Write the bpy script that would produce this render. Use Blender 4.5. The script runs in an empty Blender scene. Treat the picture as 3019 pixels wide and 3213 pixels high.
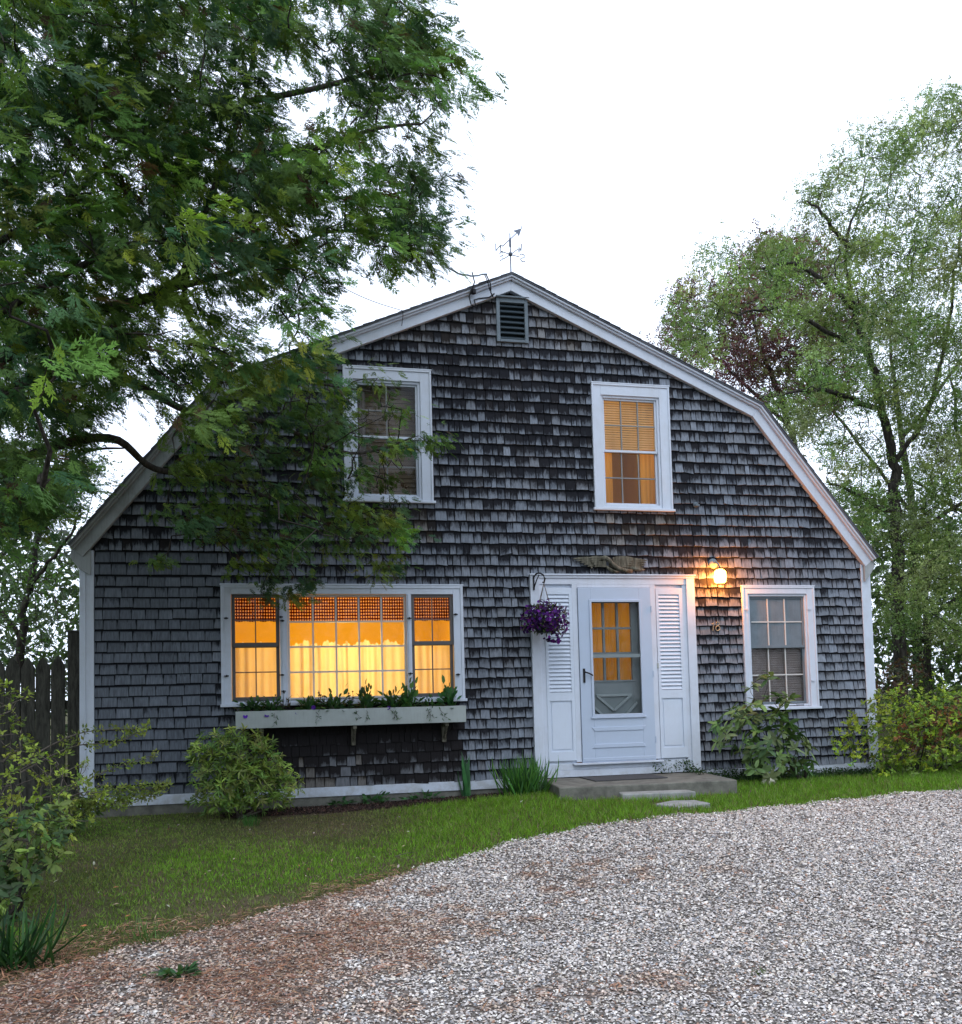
import bpy, math, random
import numpy as np
from math import sin, cos, pi, radians
random.seed(7)
rng = np.random.default_rng(7)
C = bpy.context.scene.collection
sc = bpy.context.scene

# ------------------------------------------------------------------ camera (solved from the facade's vanishing lines)
CAM = np.array([0.0, -10.1, 1.4])
YAW, PITCH, ROLL, FOC, PCY = -0.231580, 0.056361, -0.025126, 2938.82, 2026.33
_f = np.array([-sin(YAW)*cos(PITCH), cos(YAW)*cos(PITCH), sin(PITCH)])
_r = np.array([cos(YAW), sin(YAW), 0.0]); _u = np.cross(_r, _f)
RT, UP = cos(ROLL)*_r + sin(ROLL)*_u, -sin(ROLL)*_r + cos(ROLL)*_u
K = 3019/1868.0
def ray(dx, dy): return _f + RT*(dx*K-1509.5)/FOC - UP*(dy*K-PCY)/FOC
def P(dx, dy, y=0.0):                                   # a point of the photograph taken to the depth plane y
    d = ray(dx, dy); t = (y-CAM[1])/d[1]; return CAM + d*t
def proj(p):                                            # world -> photo coordinates, arrays
    v = np.atleast_2d(p)-CAM; z = v@_f
    z = np.where(z < 0.05, 0.05, z)
    return np.stack([((v@RT)/z*FOC+1509.5)/K, (PCY-(v@UP)/z*FOC)/K], 1)
def gh(x, y):                                           # ground height
    x = np.asarray(x, float); y = np.asarray(y, float)
    s = np.clip((x-0.6)/3.0, 0, 1)
    h = 0.305 + 0.062*s*s*(3-2*s) - 0.036*np.clip(-y-0.9, 0, 14)
    h = h + 0.012*np.sin(x*1.3+y*0.9)*np.clip(-y-0.4, 0, 1) + 0.006*np.sin(x*4.1-y*3.3)*np.clip(-y-0.4, 0, 1)
    return h
def G(dx, dy):
    d = ray(dx, dy); t = 3.0
    for _ in range(60):
        p = CAM+d*t
        t = t*0.5+0.5*((float(gh(p[0], p[1]))-CAM[2])/d[2])
    return CAM+d*t

# ------------------------------------------------------------------ object helpers
ORG = {}
def tag(o, label=None, cat=None, group=None, kind=None):
    if label: o['label'] = label
    if cat: o['category'] = cat
    if group: o['group'] = group
    if kind: o['kind'] = kind
    return o
def empty(name, loc, label, cat, group=None):
    o = bpy.data.objects.new(name, None); C.objects.link(o); o.location = loc; o.empty_display_size = 0.2
    ORG[o.name] = np.array(loc, float); return tag(o, label, cat, group)
def mesh(name, V, F, mat, parent=None, smooth=False, tint=None, uv=None, bevel=0.0, sub=None):
    V = np.asarray(V, float).reshape(-1, 3)
    if parent is None:
        org = np.array([(V[:, 0].min()+V[:, 0].max())/2, (V[:, 1].min()+V[:, 1].max())/2, V[:, 2].min()])
    else: org = ORG[parent.name]
    me = bpy.data.meshes.new(name)
    if isinstance(F, np.ndarray):
        n, k = F.shape; me.vertices.add(len(V)); me.vertices.foreach_set('co', (V-org).astype(np.float32).ravel())
        me.loops.add(n*k); me.loops.foreach_set('vertex_index', F.astype(np.int32).ravel())
        me.polygons.add(n); me.polygons.foreach_set('loop_start', np.arange(0, n*k, k, dtype=np.int32))
        me.update(calc_edges=True)
    else:
        me.from_pydata([tuple(v) for v in (V-org)], [], [tuple(f) for f in F]); me.update()
    if tint is not None:
        a = me.color_attributes.new('tint', 'FLOAT_COLOR', 'POINT')
        t = np.ones((len(V), 4), np.float32); t[:, :np.asarray(tint).shape[1]] = tint
        a.data.foreach_set('color', t.ravel())
    if uv is not None:
        l = me.uv_layers.new(name='UVMap'); li = np.empty(len(me.loops), np.int32); me.loops.foreach_get('vertex_index', li)
        l.data.foreach_set('uv', np.asarray(uv, np.float32)[li].ravel())
    if smooth: me.polygons.foreach_set('use_smooth', np.ones(len(me.polygons), bool))
    me.materials.append(mat)
    o = bpy.data.objects.new(name, me); C.objects.link(o)
    if parent is None: o.location = org
    else: o.parent = parent
    ORG[o.name] = org
    if bevel:
        b = o.modifiers.new('bevel', 'BEVEL'); b.width = bevel; b.segments = 2; b.limit_method = 'ANGLE'; b.angle_limit = radians(40)
    return o

class MB:
    def __init__(s): s.v = []; s.f = []; s.t = []; s.uv = []; s.cur = (1, 1, 1)
    def add(s, V, F, uv=None):
        n = len(s.v); V = [tuple(map(float, q)) for q in V]
        s.v += V; s.f += [tuple(i+n for i in f) for f in F]; s.t += [s.cur]*len(V)
        s.uv += list(uv) if uv is not None else [(0, 0)]*len(V); return s
    def box(s, x0, x1, y0, y1, z0, z1):
        return s.add([(x0,y0,z0),(x1,y0,z0),(x1,y1,z0),(x0,y1,z0),(x0,y0,z1),(x1,y0,z1),(x1,y1,z1),(x0,y1,z1)],
                     [(0,3,2,1),(4,5,6,7),(0,1,5,4),(1,2,6,5),(2,3,7,6),(3,0,4,7)])
    def prism(s, poly, y0, y1):                         # poly in (x, z), extruded along y
        n = len(poly); V = [(x, y0, z) for x, z in poly]+[(x, y1, z) for x, z in poly]
        F = [tuple(range(n)), tuple(range(2*n-1, n-1, -1))]+[(i, i+n, (i+1) % n+n, (i+1) % n) for i in range(n)]
        return s.add(V, F)
    def tube(s, pts, r, n=6, r1=None, cap=True):
        pts = [np.array(p, float) for p in pts]; m = len(pts); r1 = r if r1 is None else r1
        V = []; up = np.array([0.13, 0.27, 1.0])
        for i, p in enumerate(pts):
            d = pts[min(i+1, m-1)]-pts[max(i-1, 0)]; d = d/(np.linalg.norm(d)+1e-9)
            a = np.cross(d, up)
            if np.linalg.norm(a) < 0.15: a = np.cross(d, [1, 0, 0])
            a /= np.linalg.norm(a); b = np.cross(d, a)
            rr = r+(r1-r)*i/max(1, m-1)
            V += [p+rr*(cos(2*pi*k/n)*a+sin(2*pi*k/n)*b) for k in range(n)]
        F = [(i*n+k, i*n+(k+1) % n, (i+1)*n+(k+1) % n, (i+1)*n+k) for i in range(m-1) for k in range(n)]
        if cap: F += [tuple(range(n-1, -1, -1)), tuple(range((m-1)*n, m*n))]
        return s.add(V, F)
    def lathe(s, prof, c, axis='z', n=16):              # prof: (radius, height)
        V = []
        for r, h in prof:
            for k in range(n):
                a = 2*pi*k/n; x, y = r*cos(a), r*sin(a)
                V.append((c[0]+x, c[1]+y, c[2]+h) if axis == 'z' else (c[0]+x, c[1]+h, c[2]+y))
        F = [(i*n+k, i*n+(k+1) % n, (i+1)*n+(k+1) % n, (i+1)*n+k) for i in range(len(prof)-1) for k in range(n)]
        F += [tuple(range(n-1, -1, -1)), tuple(range((len(prof)-1)*n, len(prof)*n))]
        return s.add(V, F)
    def build(s, name, mat, parent=None, **k):
        return mesh(name, s.v, s.f, mat, parent, tint=np.array(s.t), **k)

# ------------------------------------------------------------------ materials
class N:
    def __init__(s, name):
        m = bpy.data.materials.new(name); m.use_nodes = True; s.m = m; s.t = m.node_tree; s.t.nodes.clear()
        s.out = s.n('ShaderNodeOutputMaterial')
    def n(s, typ, ins=None, **props):
        nd = s.t.nodes.new(typ)
        for k, v in props.items(): setattr(nd, k, v)
        for k, v in (ins or {}).items(): s.put(nd, k, v)
        return nd
    def put(s, nd, k, v):
        if hasattr(v, 'is_output'): s.t.links.new(v, nd.inputs[k])
        else: nd.inputs[k].default_value = (tuple(v)+(1,) if isinstance(v, (tuple, list)) and len(v) == 3 and nd.inputs[k].type == 'RGBA' else v)
    def coord(s, scale=(1, 1, 1)):
        g = s.n('ShaderNodeNewGeometry'); return s.n('ShaderNodeMapping', {0: g.outputs['Position'], 'Scale': scale}).outputs[0]
    def noise(s, scale=5, detail=4, rough=0.6, vec=None, dist=0.0):
        nd = s.n('ShaderNodeTexNoise', {'Scale': scale, 'Detail': detail, 'Roughness': rough, 'Distortion': dist})
        s.put(nd, 'Vector', vec if vec is not None else s.coord()); return nd.outputs['Fac']
    def ramp(s, fac, *stops):
        nd = s.n('ShaderNodeValToRGB'); s.put(nd, 0, fac); e = nd.color_ramp.elements
        while len(e) < len(stops): e.new(0.5)
        for i, (p, c) in enumerate(stops):
            e[i].position = p; e[i].color = (c, c, c, 1) if not isinstance(c, tuple) else tuple(c)+(1,)
        return nd.outputs[0]
    def mix(s, fac, a, b, mode='MIX'):
        nd = s.n('ShaderNodeMix', data_type='RGBA', blend_type=mode); s.put(nd, 0, fac); s.put(nd, 6, a); s.put(nd, 7, b); return nd.outputs[2]
    def math(s, op, a, b=0.0, clamp=False):
        nd = s.n('ShaderNodeMath', operation=op, use_clamp=clamp); s.put(nd, 0, a); s.put(nd, 1, b); return nd.outputs[0]
    def attr(s, name='tint'): return s.n('ShaderNodeAttribute', attribute_name=name).outputs['Color']
    def bump(s, h, strength=0.3, dist=0.01): return s.n('ShaderNodeBump', {'Height': h, 'Strength': strength, 'Distance': dist}).outputs[0]
    def bsdf(s, col, rough=0.6, metal=0.0, normal=None, spec=0.4):
        nd = s.n('ShaderNodeBsdfPrincipled', {'Base Color': col, 'Roughness': rough, 'Metallic': metal, 'Specular IOR Level': spec})
        if normal is not None: s.put(nd, 'Normal', normal)
        return nd.outputs[0]
    def end(s, sh): s.t.links.new(sh, s.out.inputs[0]); return s.m

def m_paint(name, col, dirt=0.25, rough=0.5, grain=0.25, dirtcol=(0.33, 0.33, 0.31)):
    q = N(name)
    a = q.noise(3.0, 6, 0.7); b = q.noise(1.0, 5, 0.6, q.coord((60, 60, 7)))
    f = q.math('MULTIPLY', q.ramp(a, (0.45, 0.0), (0.75, 1.0)), dirt)
    f = q.math('ADD', f, q.math('MULTIPLY', q.ramp(b, (0.5, 0.0), (0.8, 1.0)), dirt*0.6), True)
    pz = q.n('ShaderNodeSeparateXYZ', {0: q.n('ShaderNodeNewGeometry').outputs['Position']}).outputs[2]
    g = q.math('MULTIPLY', q.ramp(pz, (0.42, 1.0), (0.80, 0.0)), q.ramp(q.noise(9.0, 5, 0.7), (0.42, 0.0), (0.62, 1.0)))   # splash-back grime near the ground
    f = q.math('MAXIMUM', f, q.math('MULTIPLY', g, min(0.55, dirt*2.2)))
    chips = q.math('MULTIPLY', q.ramp(q.noise(1.0, 6, 0.8, q.coord((38, 38, 16))), (0.68, 0.0), (0.70, 1.0)), min(1.0, dirt*2.0))
    c = q.mix(q.math('MAXIMUM', f, q.math('MULTIPLY', chips, 0.55)), col, dirtcol)
    return q.end(q.bsdf(c, rough, normal=q.bump(b, grain, 0.002)))
def m_flat(name, col, rough=0.6, metal=0.0, var=0.3, scale=12, spec=0.4):
    q = N(name); a = q.noise(scale, 5, 0.65)
    c = q.mix(q.ramp(a, (0.3, 0.0), (0.7, 1.0)), tuple(x*(1-var) for x in col), tuple(min(1, x*(1+var)) for x in col))
    return q.end(q.bsdf(c, rough, metal, q.bump(a, 0.2, 0.003), spec))
def m_leaf(name, trans=0.35, rough=0.5, spec=0.3, var=0.25):
    q = N(name); a = q.noise(9, 3, 0.6)
    c = q.mix(1.0, q.attr(), q.ramp(a, (0.3, 1-var), (0.7, 1+var*0.6)), 'MULTIPLY')
    d = q.bsdf(c, rough, spec=spec)
    t = q.n('ShaderNodeBsdfTranslucent', {0: q.mix(1.0, c, (1.3, 1.35, 0.7), 'MULTIPLY')}).outputs[0]
    return q.end(q.n('ShaderNodeMixShader', {0: trans, 1: d, 2: t}).outputs[0])
def m_tint(name, rough=0.8, bump=0.3, scale=60, spec=0.3, var=0.3):
    q = N(name); a = q.noise(scale, 4, 0.65)
    c = q.mix(1.0, q.attr(), q.ramp(a, (0.3, 1-var), (0.7, 1+var)), 'MULTIPLY')
    return q.end(q.bsdf(c, rough, normal=q.bump(a, bump, 0.004), spec=spec))
def m_bark(name, c0, c1):
    q = N(name); a = q.noise(1.0, 6, 0.7, q.coord((30, 30, 6)), 0.4)
    c = q.mix(q.ramp(a, (0.35, 0.0), (0.65, 1.0)), c0, c1)
    return q.end(q.bsdf(c, 0.95, normal=q.bump(a, 0.8, 0.01), spec=0.1))
def m_cloth(name, col, trans=0.7):
    q = N(name); a = q.noise(1.0, 3, 0.5, q.coord((9, 9, 1.2)))
    c = q.mix(q.ramp(a, (0.35, 0.0), (0.65, 1.0)), tuple(x*0.82 for x in col), col)
    d = q.n('ShaderNodeBsdfDiffuse', {0: c}).outputs[0]; t = q.n('ShaderNodeBsdfTranslucent', {0: c}).outputs[0]
    return q.end(q.n('ShaderNodeMixShader', {0: trans, 1: d, 2: t}).outputs[0])
def m_gingham(name):
    q = N(name); uv = q.n('ShaderNodeUVMap').outputs[0]; sp = q.n('ShaderNodeSeparateXYZ', {0: uv})
    def st(o): return q.math('GREATER_THAN', q.math('FRACT', q.math('MULTIPLY', o, 1/0.034)), 0.45)
    s = q.math('ADD', st(sp.outputs[0]), st(sp.outputs[1]))
    c = q.ramp(q.math('MULTIPLY', s, 0.5), (0.0, (0.62, 0.40, 0.16)), (0.5, (0.11, 0.016, 0.010)), (1.0, (0.022, 0.003, 0.003)))
    c.node.color_ramp.interpolation = 'CONSTANT'; c.node.color_ramp.elements[1].position = 0.3; c.node.color_ramp.elements[2].position = 0.8
    d = q.n('ShaderNodeBsdfDiffuse', {0: c}).outputs[0]; t = q.n('ShaderNodeBsdfTranslucent', {0: c}).outputs[0]
    return q.end(q.n('ShaderNodeMixShader', {0: 0.75, 1: d, 2: t}).outputs[0])
def m_glass(name, refl=1.0, tintc=(0.97, 0.98, 0.98)):
    q = N(name); fr = q.n('ShaderNodeFresnel', {0: 1.45}).outputs[0]
    tr = q.n('ShaderNodeBsdfTransparent', {0: tintc}).outputs[0]
    w = q.noise(2.0, 2, 0.5)
    gl = q.n('ShaderNodeBsdfGlossy', {0: (0.95, 0.95, 0.95), 'Roughness': 0.03, 'Normal': q.bump(w, 0.15, 0.01)}).outputs[0]
    return q.end(q.n('ShaderNodeMixShader', {0: q.math('MULTIPLY', fr, refl, True), 1: tr, 2: gl}).outputs[0])
def m_jar(name, col, s):
    q = N(name); e = q.n('ShaderNodeEmission', {0: col, 1: s}).outputs[0]; t = q.n('ShaderNodeBsdfTransparent').outputs[0]
    return q.end(q.n('ShaderNodeMixShader', {0: 0.45, 1: t, 2: e}).outputs[0])
def m_emit(name, col, s):
    q = N(name); return q.end(q.n('ShaderNodeEmission', {0: col, 1: s}).outputs[0])

def m_shingle():
    q = N('weathered_cedar_shingle')
    at = q.n('ShaderNodeAttribute', attribute_name='tint'); sp = q.n('ShaderNodeSeparateColor', {0: at.outputs['Color']})
    tone, stain, warm = sp.outputs[0], sp.outputs[1], sp.outputs[2]
    uv = q.n('ShaderNodeSeparateXYZ', {0: q.n('ShaderNodeUVMap').outputs[0]}); v = uv.outputs[1]
    sid = q.math('DIVIDE', q.math('FLOOR', uv.outputs[0]), 1000.0); u = q.math('FRACT', uv.outputs[0])
    edge = q.ramp(q.math('ABSOLUTE', q.math('SUBTRACT', u, 0.5)), (0.43, 0.0), (0.495, 1.0))
    off = q.n('ShaderNodeCombineXYZ', {0: q.math('MULTIPLY', sid, 37.0), 1: 0.0, 2: q.math('MULTIPLY', sid, 91.0)}).outputs[0]
    vec = q.n('ShaderNodeVectorMath', {0: q.coord((75, 20, 7)), 1: off}, operation='ADD').outputs[0]
    grain = q.noise(1.0, 5, 0.65, vec)                  # vertical grain, shifted shingle by shingle
    vec2 = q.n('ShaderNodeVectorMath', {0: q.coord((26, 10, 9)), 1: off}, operation='ADD').outputs[0]
    blot = q.noise(1.0, 4, 0.7, vec2)
    # mildew plus a painted butt shadow line: mildew heaviest under the course above, washed off towards the butt
    s = q.math('ADD', q.math('MULTIPLY', v, 0.95), q.math('MULTIPLY', q.math('SUBTRACT', blot, 0.5), 1.5))
    s = q.math('ADD', s, q.math('MULTIPLY', q.math('SUBTRACT', grain, 0.5), 1.2))
    s = q.math('ADD', s, q.math('MULTIPLY', stain, 1.1))
    s = q.math('ADD', s, q.math('MULTIPLY', edge, 0.55))
    m = q.ramp(s, (0.45, 0.0), (1.45, 1.0))
    m = q.math('MAXIMUM', m, q.ramp(q.math('ADD', v, q.math('MULTIPLY', q.math('SUBTRACT', grain, 0.5), 0.12)), (0.69, 0.0), (0.80, 1.0)))  # butt shadow line painted into the mildew mask at each course top
    light = q.mix(warm, (0.20, 0.232, 0.28), (0.225, 0.195, 0.155))
    light = q.mix(1.0, light, q.ramp(tone, (0.0, 0.55), (1.0, 1.2)), 'MULTIPLY')
    light = q.mix(1.0, light, q.ramp(grain, (0.3, 0.62), (0.7, 1.25)), 'MULTIPLY')
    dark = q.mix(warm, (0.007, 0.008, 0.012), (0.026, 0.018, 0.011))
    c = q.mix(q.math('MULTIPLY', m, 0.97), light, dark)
    return q.end(q.bsdf(c, 0.9, normal=q.bump(grain, 0.55, 0.004), spec=0.15))

M = {}
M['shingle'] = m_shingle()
M['white'] = m_paint('white_trim_paint', (0.56, 0.62, 0.71), 0.28)
M['white2'] = m_paint('white_shutter_paint', (0.57, 0.64, 0.74), 0.16)
M['door'] = m_paint('storm_door_enamel', (0.43, 0.51, 0.63), 0.10, 0.35, 0.05)
M['oldpaint'] = m_paint('peeling_grey_paint', (0.33, 0.36, 0.37), 0.5, 0.8, 0.5, (0.13, 0.12, 0.10))
M['boxpaint'] = m_paint('faded_box_paint', (0.36, 0.40, 0.39), 0.4, 0.8, 0.4, (0.2, 0.21, 0.18))
M['sash'] = m_paint('brown_storm_sash', (0.10, 0.095, 0.095), 0.3, 0.6, 0.2, (0.05, 0.045, 0.04))
M['muntin'] = m_paint('white_muntin_paint', (0.55, 0.55, 0.53), 0.2)
M['greymuntin'] = m_paint('grey_muntin_paint', (0.20, 0.21, 0.21), 0.2)
M['innerdoor'] = m_paint('grey_door_paint', (0.19, 0.23, 0.24), 0.15, 0.6, 0.05, (0.12, 0.14, 0.14))
M['vent'] = m_paint('grey_vent_paint', (0.15, 0.19, 0.22), 0.5, 0.8, 0.5, (0.06, 0.07, 0.08))
M['slat'] = m_paint('dark_vent_slat', (0.035, 0.055, 0.07), 0.4, 0.8, 0.5, (0.08, 0.09, 0.09))
M['back'] = m_flat('dark_wall_backing', (0.02, 0.02, 0.02), 0.95)
M['concrete'] = m_flat('weathered_concrete', (0.135, 0.135, 0.115), 0.95, var=0.45, scale=7)
M['concrete_dark'] = m_flat('mossy_concrete_edge', (0.085, 0.09, 0.075), 0.95, var=0.5, scale=9)
M['stone'] = m_flat('pale_paving_stone', (0.25, 0.26, 0.25), 0.95, var=0.3, scale=9)
M['roof'] = m_flat('grey_asphalt_roof', (0.12, 0.13, 0.15), 0.95, var=0.3, scale=40)
M['iron'] = m_flat('black_iron', (0.012, 0.012, 0.015), 0.5, 0.3)
M['vane'] = m_flat('grey_painted_iron', (0.12, 0.14, 0.18), 0.6, 0.2)
M['wood'] = m_bark('old_carved_wood', (0.05, 0.047, 0.035), (0.19, 0.18, 0.14))
M['fence'] = m_bark('dark_fence_board', (0.03, 0.031, 0.026), (0.085, 0.085, 0.072))
M['brass'] = m_flat('dull_brass', (0.42, 0.32, 0.20), 0.5, 0.4)
M['rubber'] = m_flat('charcoal_mat_fibre', (0.05, 0.052, 0.055), 1.0, var=0.4, scale=120)
M['glass'] = m_glass('window_glass', 0.6)
M['glass_dim'] = m_glass('screened_glass', 1.3, (0.6, 0.6, 0.6))
M['leaf'] = m_leaf('leaf_tissue')
M['leaf_glossy'] = m_leaf('glossy_leaf_tissue', 0.25, 0.5, 0.25)
M['frond'] = m_leaf('cedar_spray_tissue', 0.3, 0.65, 0.15)
M['petal'] = m_leaf('petal_tissue', 0.3, 0.6, 0.2, 0.3)
M['grass'] = m_leaf('grass_blade_tissue', 0.35, 0.5, 0.3, 0.4)
M['pebble'] = m_tint('pebble_stone', 0.75, 0.2, 90)
M['needle'] = m_tint('dry_needle', 0.9, 0.1, 30)
M['bark'] = m_bark('grey_brown_bark', (0.016, 0.014, 0.012), (0.075, 0.068, 0.058))
M['twig'] = m_bark('pale_twig_bark', (0.06, 0.05, 0.04), (0.16, 0.14, 0.12))
M['curtain'] = m_cloth('cream_cotton_curtain', (0.88, 0.82, 0.62), 0.7)
M['blind_reflection'] = m_cloth('reflection_brown_cloth', (0.24, 0.185, 0.13), 0.05)
M['curtain_gold'] = m_cloth('golden_curtain', (0.78, 0.46, 0.10), 0.65)
M['gingham'] = m_gingham('red_gingham')
M['blind_lit'] = m_cloth('pale_slat_blind', (0.72, 0.56, 0.36), 0.6)
M['blind'] = m_cloth('taupe_slat_blind', (0.27, 0.235, 0.22), 0.1)
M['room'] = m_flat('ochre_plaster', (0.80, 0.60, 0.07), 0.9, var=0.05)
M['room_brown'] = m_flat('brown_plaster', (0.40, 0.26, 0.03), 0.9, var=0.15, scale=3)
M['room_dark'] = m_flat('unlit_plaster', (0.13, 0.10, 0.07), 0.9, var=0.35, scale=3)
M['soil'] = m_flat('soil_surface', (0.05, 0.036, 0.026), 1.0, var=0.5, scale=30)
M['greytrim'] = m_paint('pale_grey_door_trim', (0.27, 0.32, 0.33), 0.15)
# ------------------------------------------------------------------ the house
house = empty('shingled_house', (2.8, 0, 0.3), 'grey cedar shingled house with gambrel roof, white trim and lit windows', 'house')
YR = -0.13
PEAK, KR, ER, KL, EL = (2.82, 6.206), (5.895, 4.841), (7.366, 3.005), (-0.44, 4.80), (-1.862, 3.035)
ROOF = [EL, KL, PEAK, KR, ER]
def offset_line(pts, d):                                # move the roofline inward (down) by d
    out = []; n = len(pts)
    def nrm(a, b):
        dx, dz = b[0]-a[0], b[1]-a[1]; L = math.hypot(dx, dz); return (dz/L, -dx/L)
    for i, p in enumerate(pts):
        if i == 0: a = b = nrm(pts[0], pts[1])
        elif i == n-1: a = b = nrm(pts[-2], pts[-1])
        else: a, b = nrm(pts[i-1], p), nrm(p, pts[i+1])
        k = d/(1+a[0]*b[0]+a[1]*b[1]); out.append((p[0]+(a[0]+b[0])*k, p[1]+(a[1]+b[1])*k))
    return out
def strip(mb, d0, d1, y0, y1, i0=0, i1=4, ext0=0, ext1=0):
    A, B_ = offset_line(ROOF, d0), offset_line(ROOF, d1)
    for i in range(i0, i1):
        a0, a1, b0, b1 = A[i], A[i+1], B_[i], B_[i+1]
        mb.add([(a0[0],y0,a0[1]),(a1[0],y0,a1[1]),(b1[0],y0,b1[1]),(b0[0],y0,b0[1]),(a0[0],y1,a0[1]),(a1[0],y1,a1[1]),(b1[0],y1,b1[1]),(b0[0],y1,b0[1])],
               [(0,1,2,3),(7,6,5,4),(0,4,5,1),(3,2,6,7),(0,3,7,4),(1,5,6,2)])
OPEN = [(-0.33, 2.12, 1.44, 2.59), (3.02, 4.89, 0.55, 2.72), (3.83, 4.66, 3.60, 4.95), (0.97, 1.81, 3.62, 4.99),
        (5.63, 6.47, 1.25, 2.60), (2.675, 3.0, 5.46, 5.91)]
_in = offset_line(ROOF, 0.12)
HP = []                                                 # half-planes of the gable
for i in range(4):
    (x0, z0), (x1, z1) = _in[i], _in[i+1]; nx, nz = z1-z0, -(x1-x0); L = math.hypot(nx, nz); HP.append((nx/L, nz/L, x0, z0))
def clip(poly):
    for nx, nz, px, pz in HP:
        out = []; m = len(poly)
        for i in range(m):
            a, b = poly[i], poly[(i+1) % m]
            da, db = (a[0]-px)*nx+(a[1]-pz)*nz, (b[0]-px)*nx+(b[1]-pz)*nz
            if da >= 0: out.append(a)
            if (da >= 0) != (db >= 0):
                t = da/(da-db); out.append((a[0]+(b[0]-a[0])*t, a[1]+(b[1]-a[1])*t))
        poly = out
        if len(poly) < 3: return None
    return poly
def cut(rect):
    todo = [rect]
    for ox0, ox1, oz0, oz1 in OPEN:
        nxt = []
        for x0, x1, z0, z1 in todo:
            if x1 <= ox0 or x0 >= ox1 or z1 <= oz0 or z0 >= oz1: nxt.append((x0, x1, z0, z1)); continue
            if x0 < ox0: nxt.append((x0, ox0, z0, z1))
            if x1 > ox1: nxt.append((ox1, x1, z0, z1))
            a, b = max(x0, ox0), min(x1, ox1)
            if z0 < oz0: nxt.append((a, b, z0, oz0))
            if z1 > oz1: nxt.append((a, b, oz1, z1))
        todo = nxt
    return todo
SX0, SX1 = -1.645, 7.205
mb = MB()
EXPO = 0.1235
z = 0.505; course = 0
def region(x, z):                                       # (tone, stain, warm)
    r = random.random
    tone = 0.5+random.gauss(0, 0.13); st = 0.28+random.gauss(0, 0.15)+0.14*sin(x*1.3+1)*sin(z*2.1+x*0.4); wm = 0.04+abs(random.gauss(0, 0.08))
    if x < -0.45 and z < 3.0:                            # newer shingles by the left corner
        k = min(1, (-0.45-x)/0.15); tone = 0.12+random.gauss(0, 0.10); st = -0.18+random.gauss(0, 0.1); wm = 0.06
        if z < 0.8: st += 0.25
    elif z < 3.0 and x > 5.5: st = 0.14+random.gauss(0, 0.12); tone = 0.52+random.gauss(0, 0.13)
    elif z < 3.0 and x < 3: st = 0.22+random.gauss(0, 0.14)
    if -0.2 < x < 2.15 and z < 1.3: st = 0.80+0.35*min(1, (z-0.5)/0.5)+random.gauss(0, 0.17)-(0.45*r() if z < 0.8 else 0)-(0.65*r() if 0.7 < x < 1.1 and z < 0.95 else 0); wm = 0.3; tone = 0.25
    if z < 0.8 and -0.2 < x < 1.1 and random.random() < 0.5: st = 0.1; wm = 0.7
    if z > 3.6: st += 0.05
    if z > 5.3: wm += 0.35*r(); st += 0.08
    if 3.72 < x < 4.78 and 3.1 < z < 3.5: st += 0.30*(z-3.0)*2*r(); wm = 0.2+0.5*r()
    if 0.9 < x < 1.95 and 3.1 < z < 3.5: st += 0.30*(z-3.0)*2*r(); wm = 0.2+0.5*r()
    if z > 3.0 and z < 5.3: st += 0.10*math.exp(-((x-2.9)/2.2)**2)+0.05
    if r() < 0.012: st -= 0.4; tone += 0.2
    return max(0, min(1, tone)), st, max(0, min(1, wm))
while z < 6.1:
    EXPO = 0.1125 if z < 2.72 else 0.1255
    x = SX0-random.random()*0.1; course += 1
    wob = random.uniform(0, 6)
    while x < SX1:
        w = random.choice([0.06, 0.075, 0.085, 0.095, 0.105, 0.12, 0.145])*random.uniform(0.9, 1.1)
        if x < -0.4 and z < 3: w = random.uniform(0.1, 0.19)
        xa, xb = max(SX0, x), min(SX1, x+w-0.0055); x += w
        if xb-xa < 0.015: continue
        xm = (xa+xb)/2
        zb = z+0.004*sin(xm*1.7+wob)+random.gauss(0, 0.0022)
        new = x < -0.4 and z < 3
        t = (0.016 if new else 0.026)+random.uniform(-0.003, 0.005)
        if not new and random.random() < 0.05: t += 0.008
        tilt = random.gauss(0, 0.006 if not new else 0.002)
        mb.cur = region(xm, z); sid = random.randint(0, 999)
        zt = z+EXPO+0.012
        for (a, b, c, d) in cut((xa, xb, zb, zt)):
            poly = clip([(a, c), (b, c), (b, d), (a, d)])
            if not poly: continue
            def yy(px, pz): return -0.002-t*(1-0.82*(pz-zb)/(EXPO+0.012))-0.001
            def sk(px, pz): return pz+(px-xm)*tilt/0.1*max(0, 1-(pz-zb)/EXPO)
            m = len(poly)
            V = [(px, yy(px, pz), sk(px, pz)) for px, pz in poly]+[(px, 0.0, pz) for px, pz in poly]
            F = [tuple(range(m))]+[(i, i+m, (i+1) % m+m, (i+1) % m) for i in range(m)]
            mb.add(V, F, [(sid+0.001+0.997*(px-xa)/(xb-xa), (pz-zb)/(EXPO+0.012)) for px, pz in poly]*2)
    z += EXPO
mb.build('wall_shingles', M['shingle'], house, uv=mb.uv)
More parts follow.
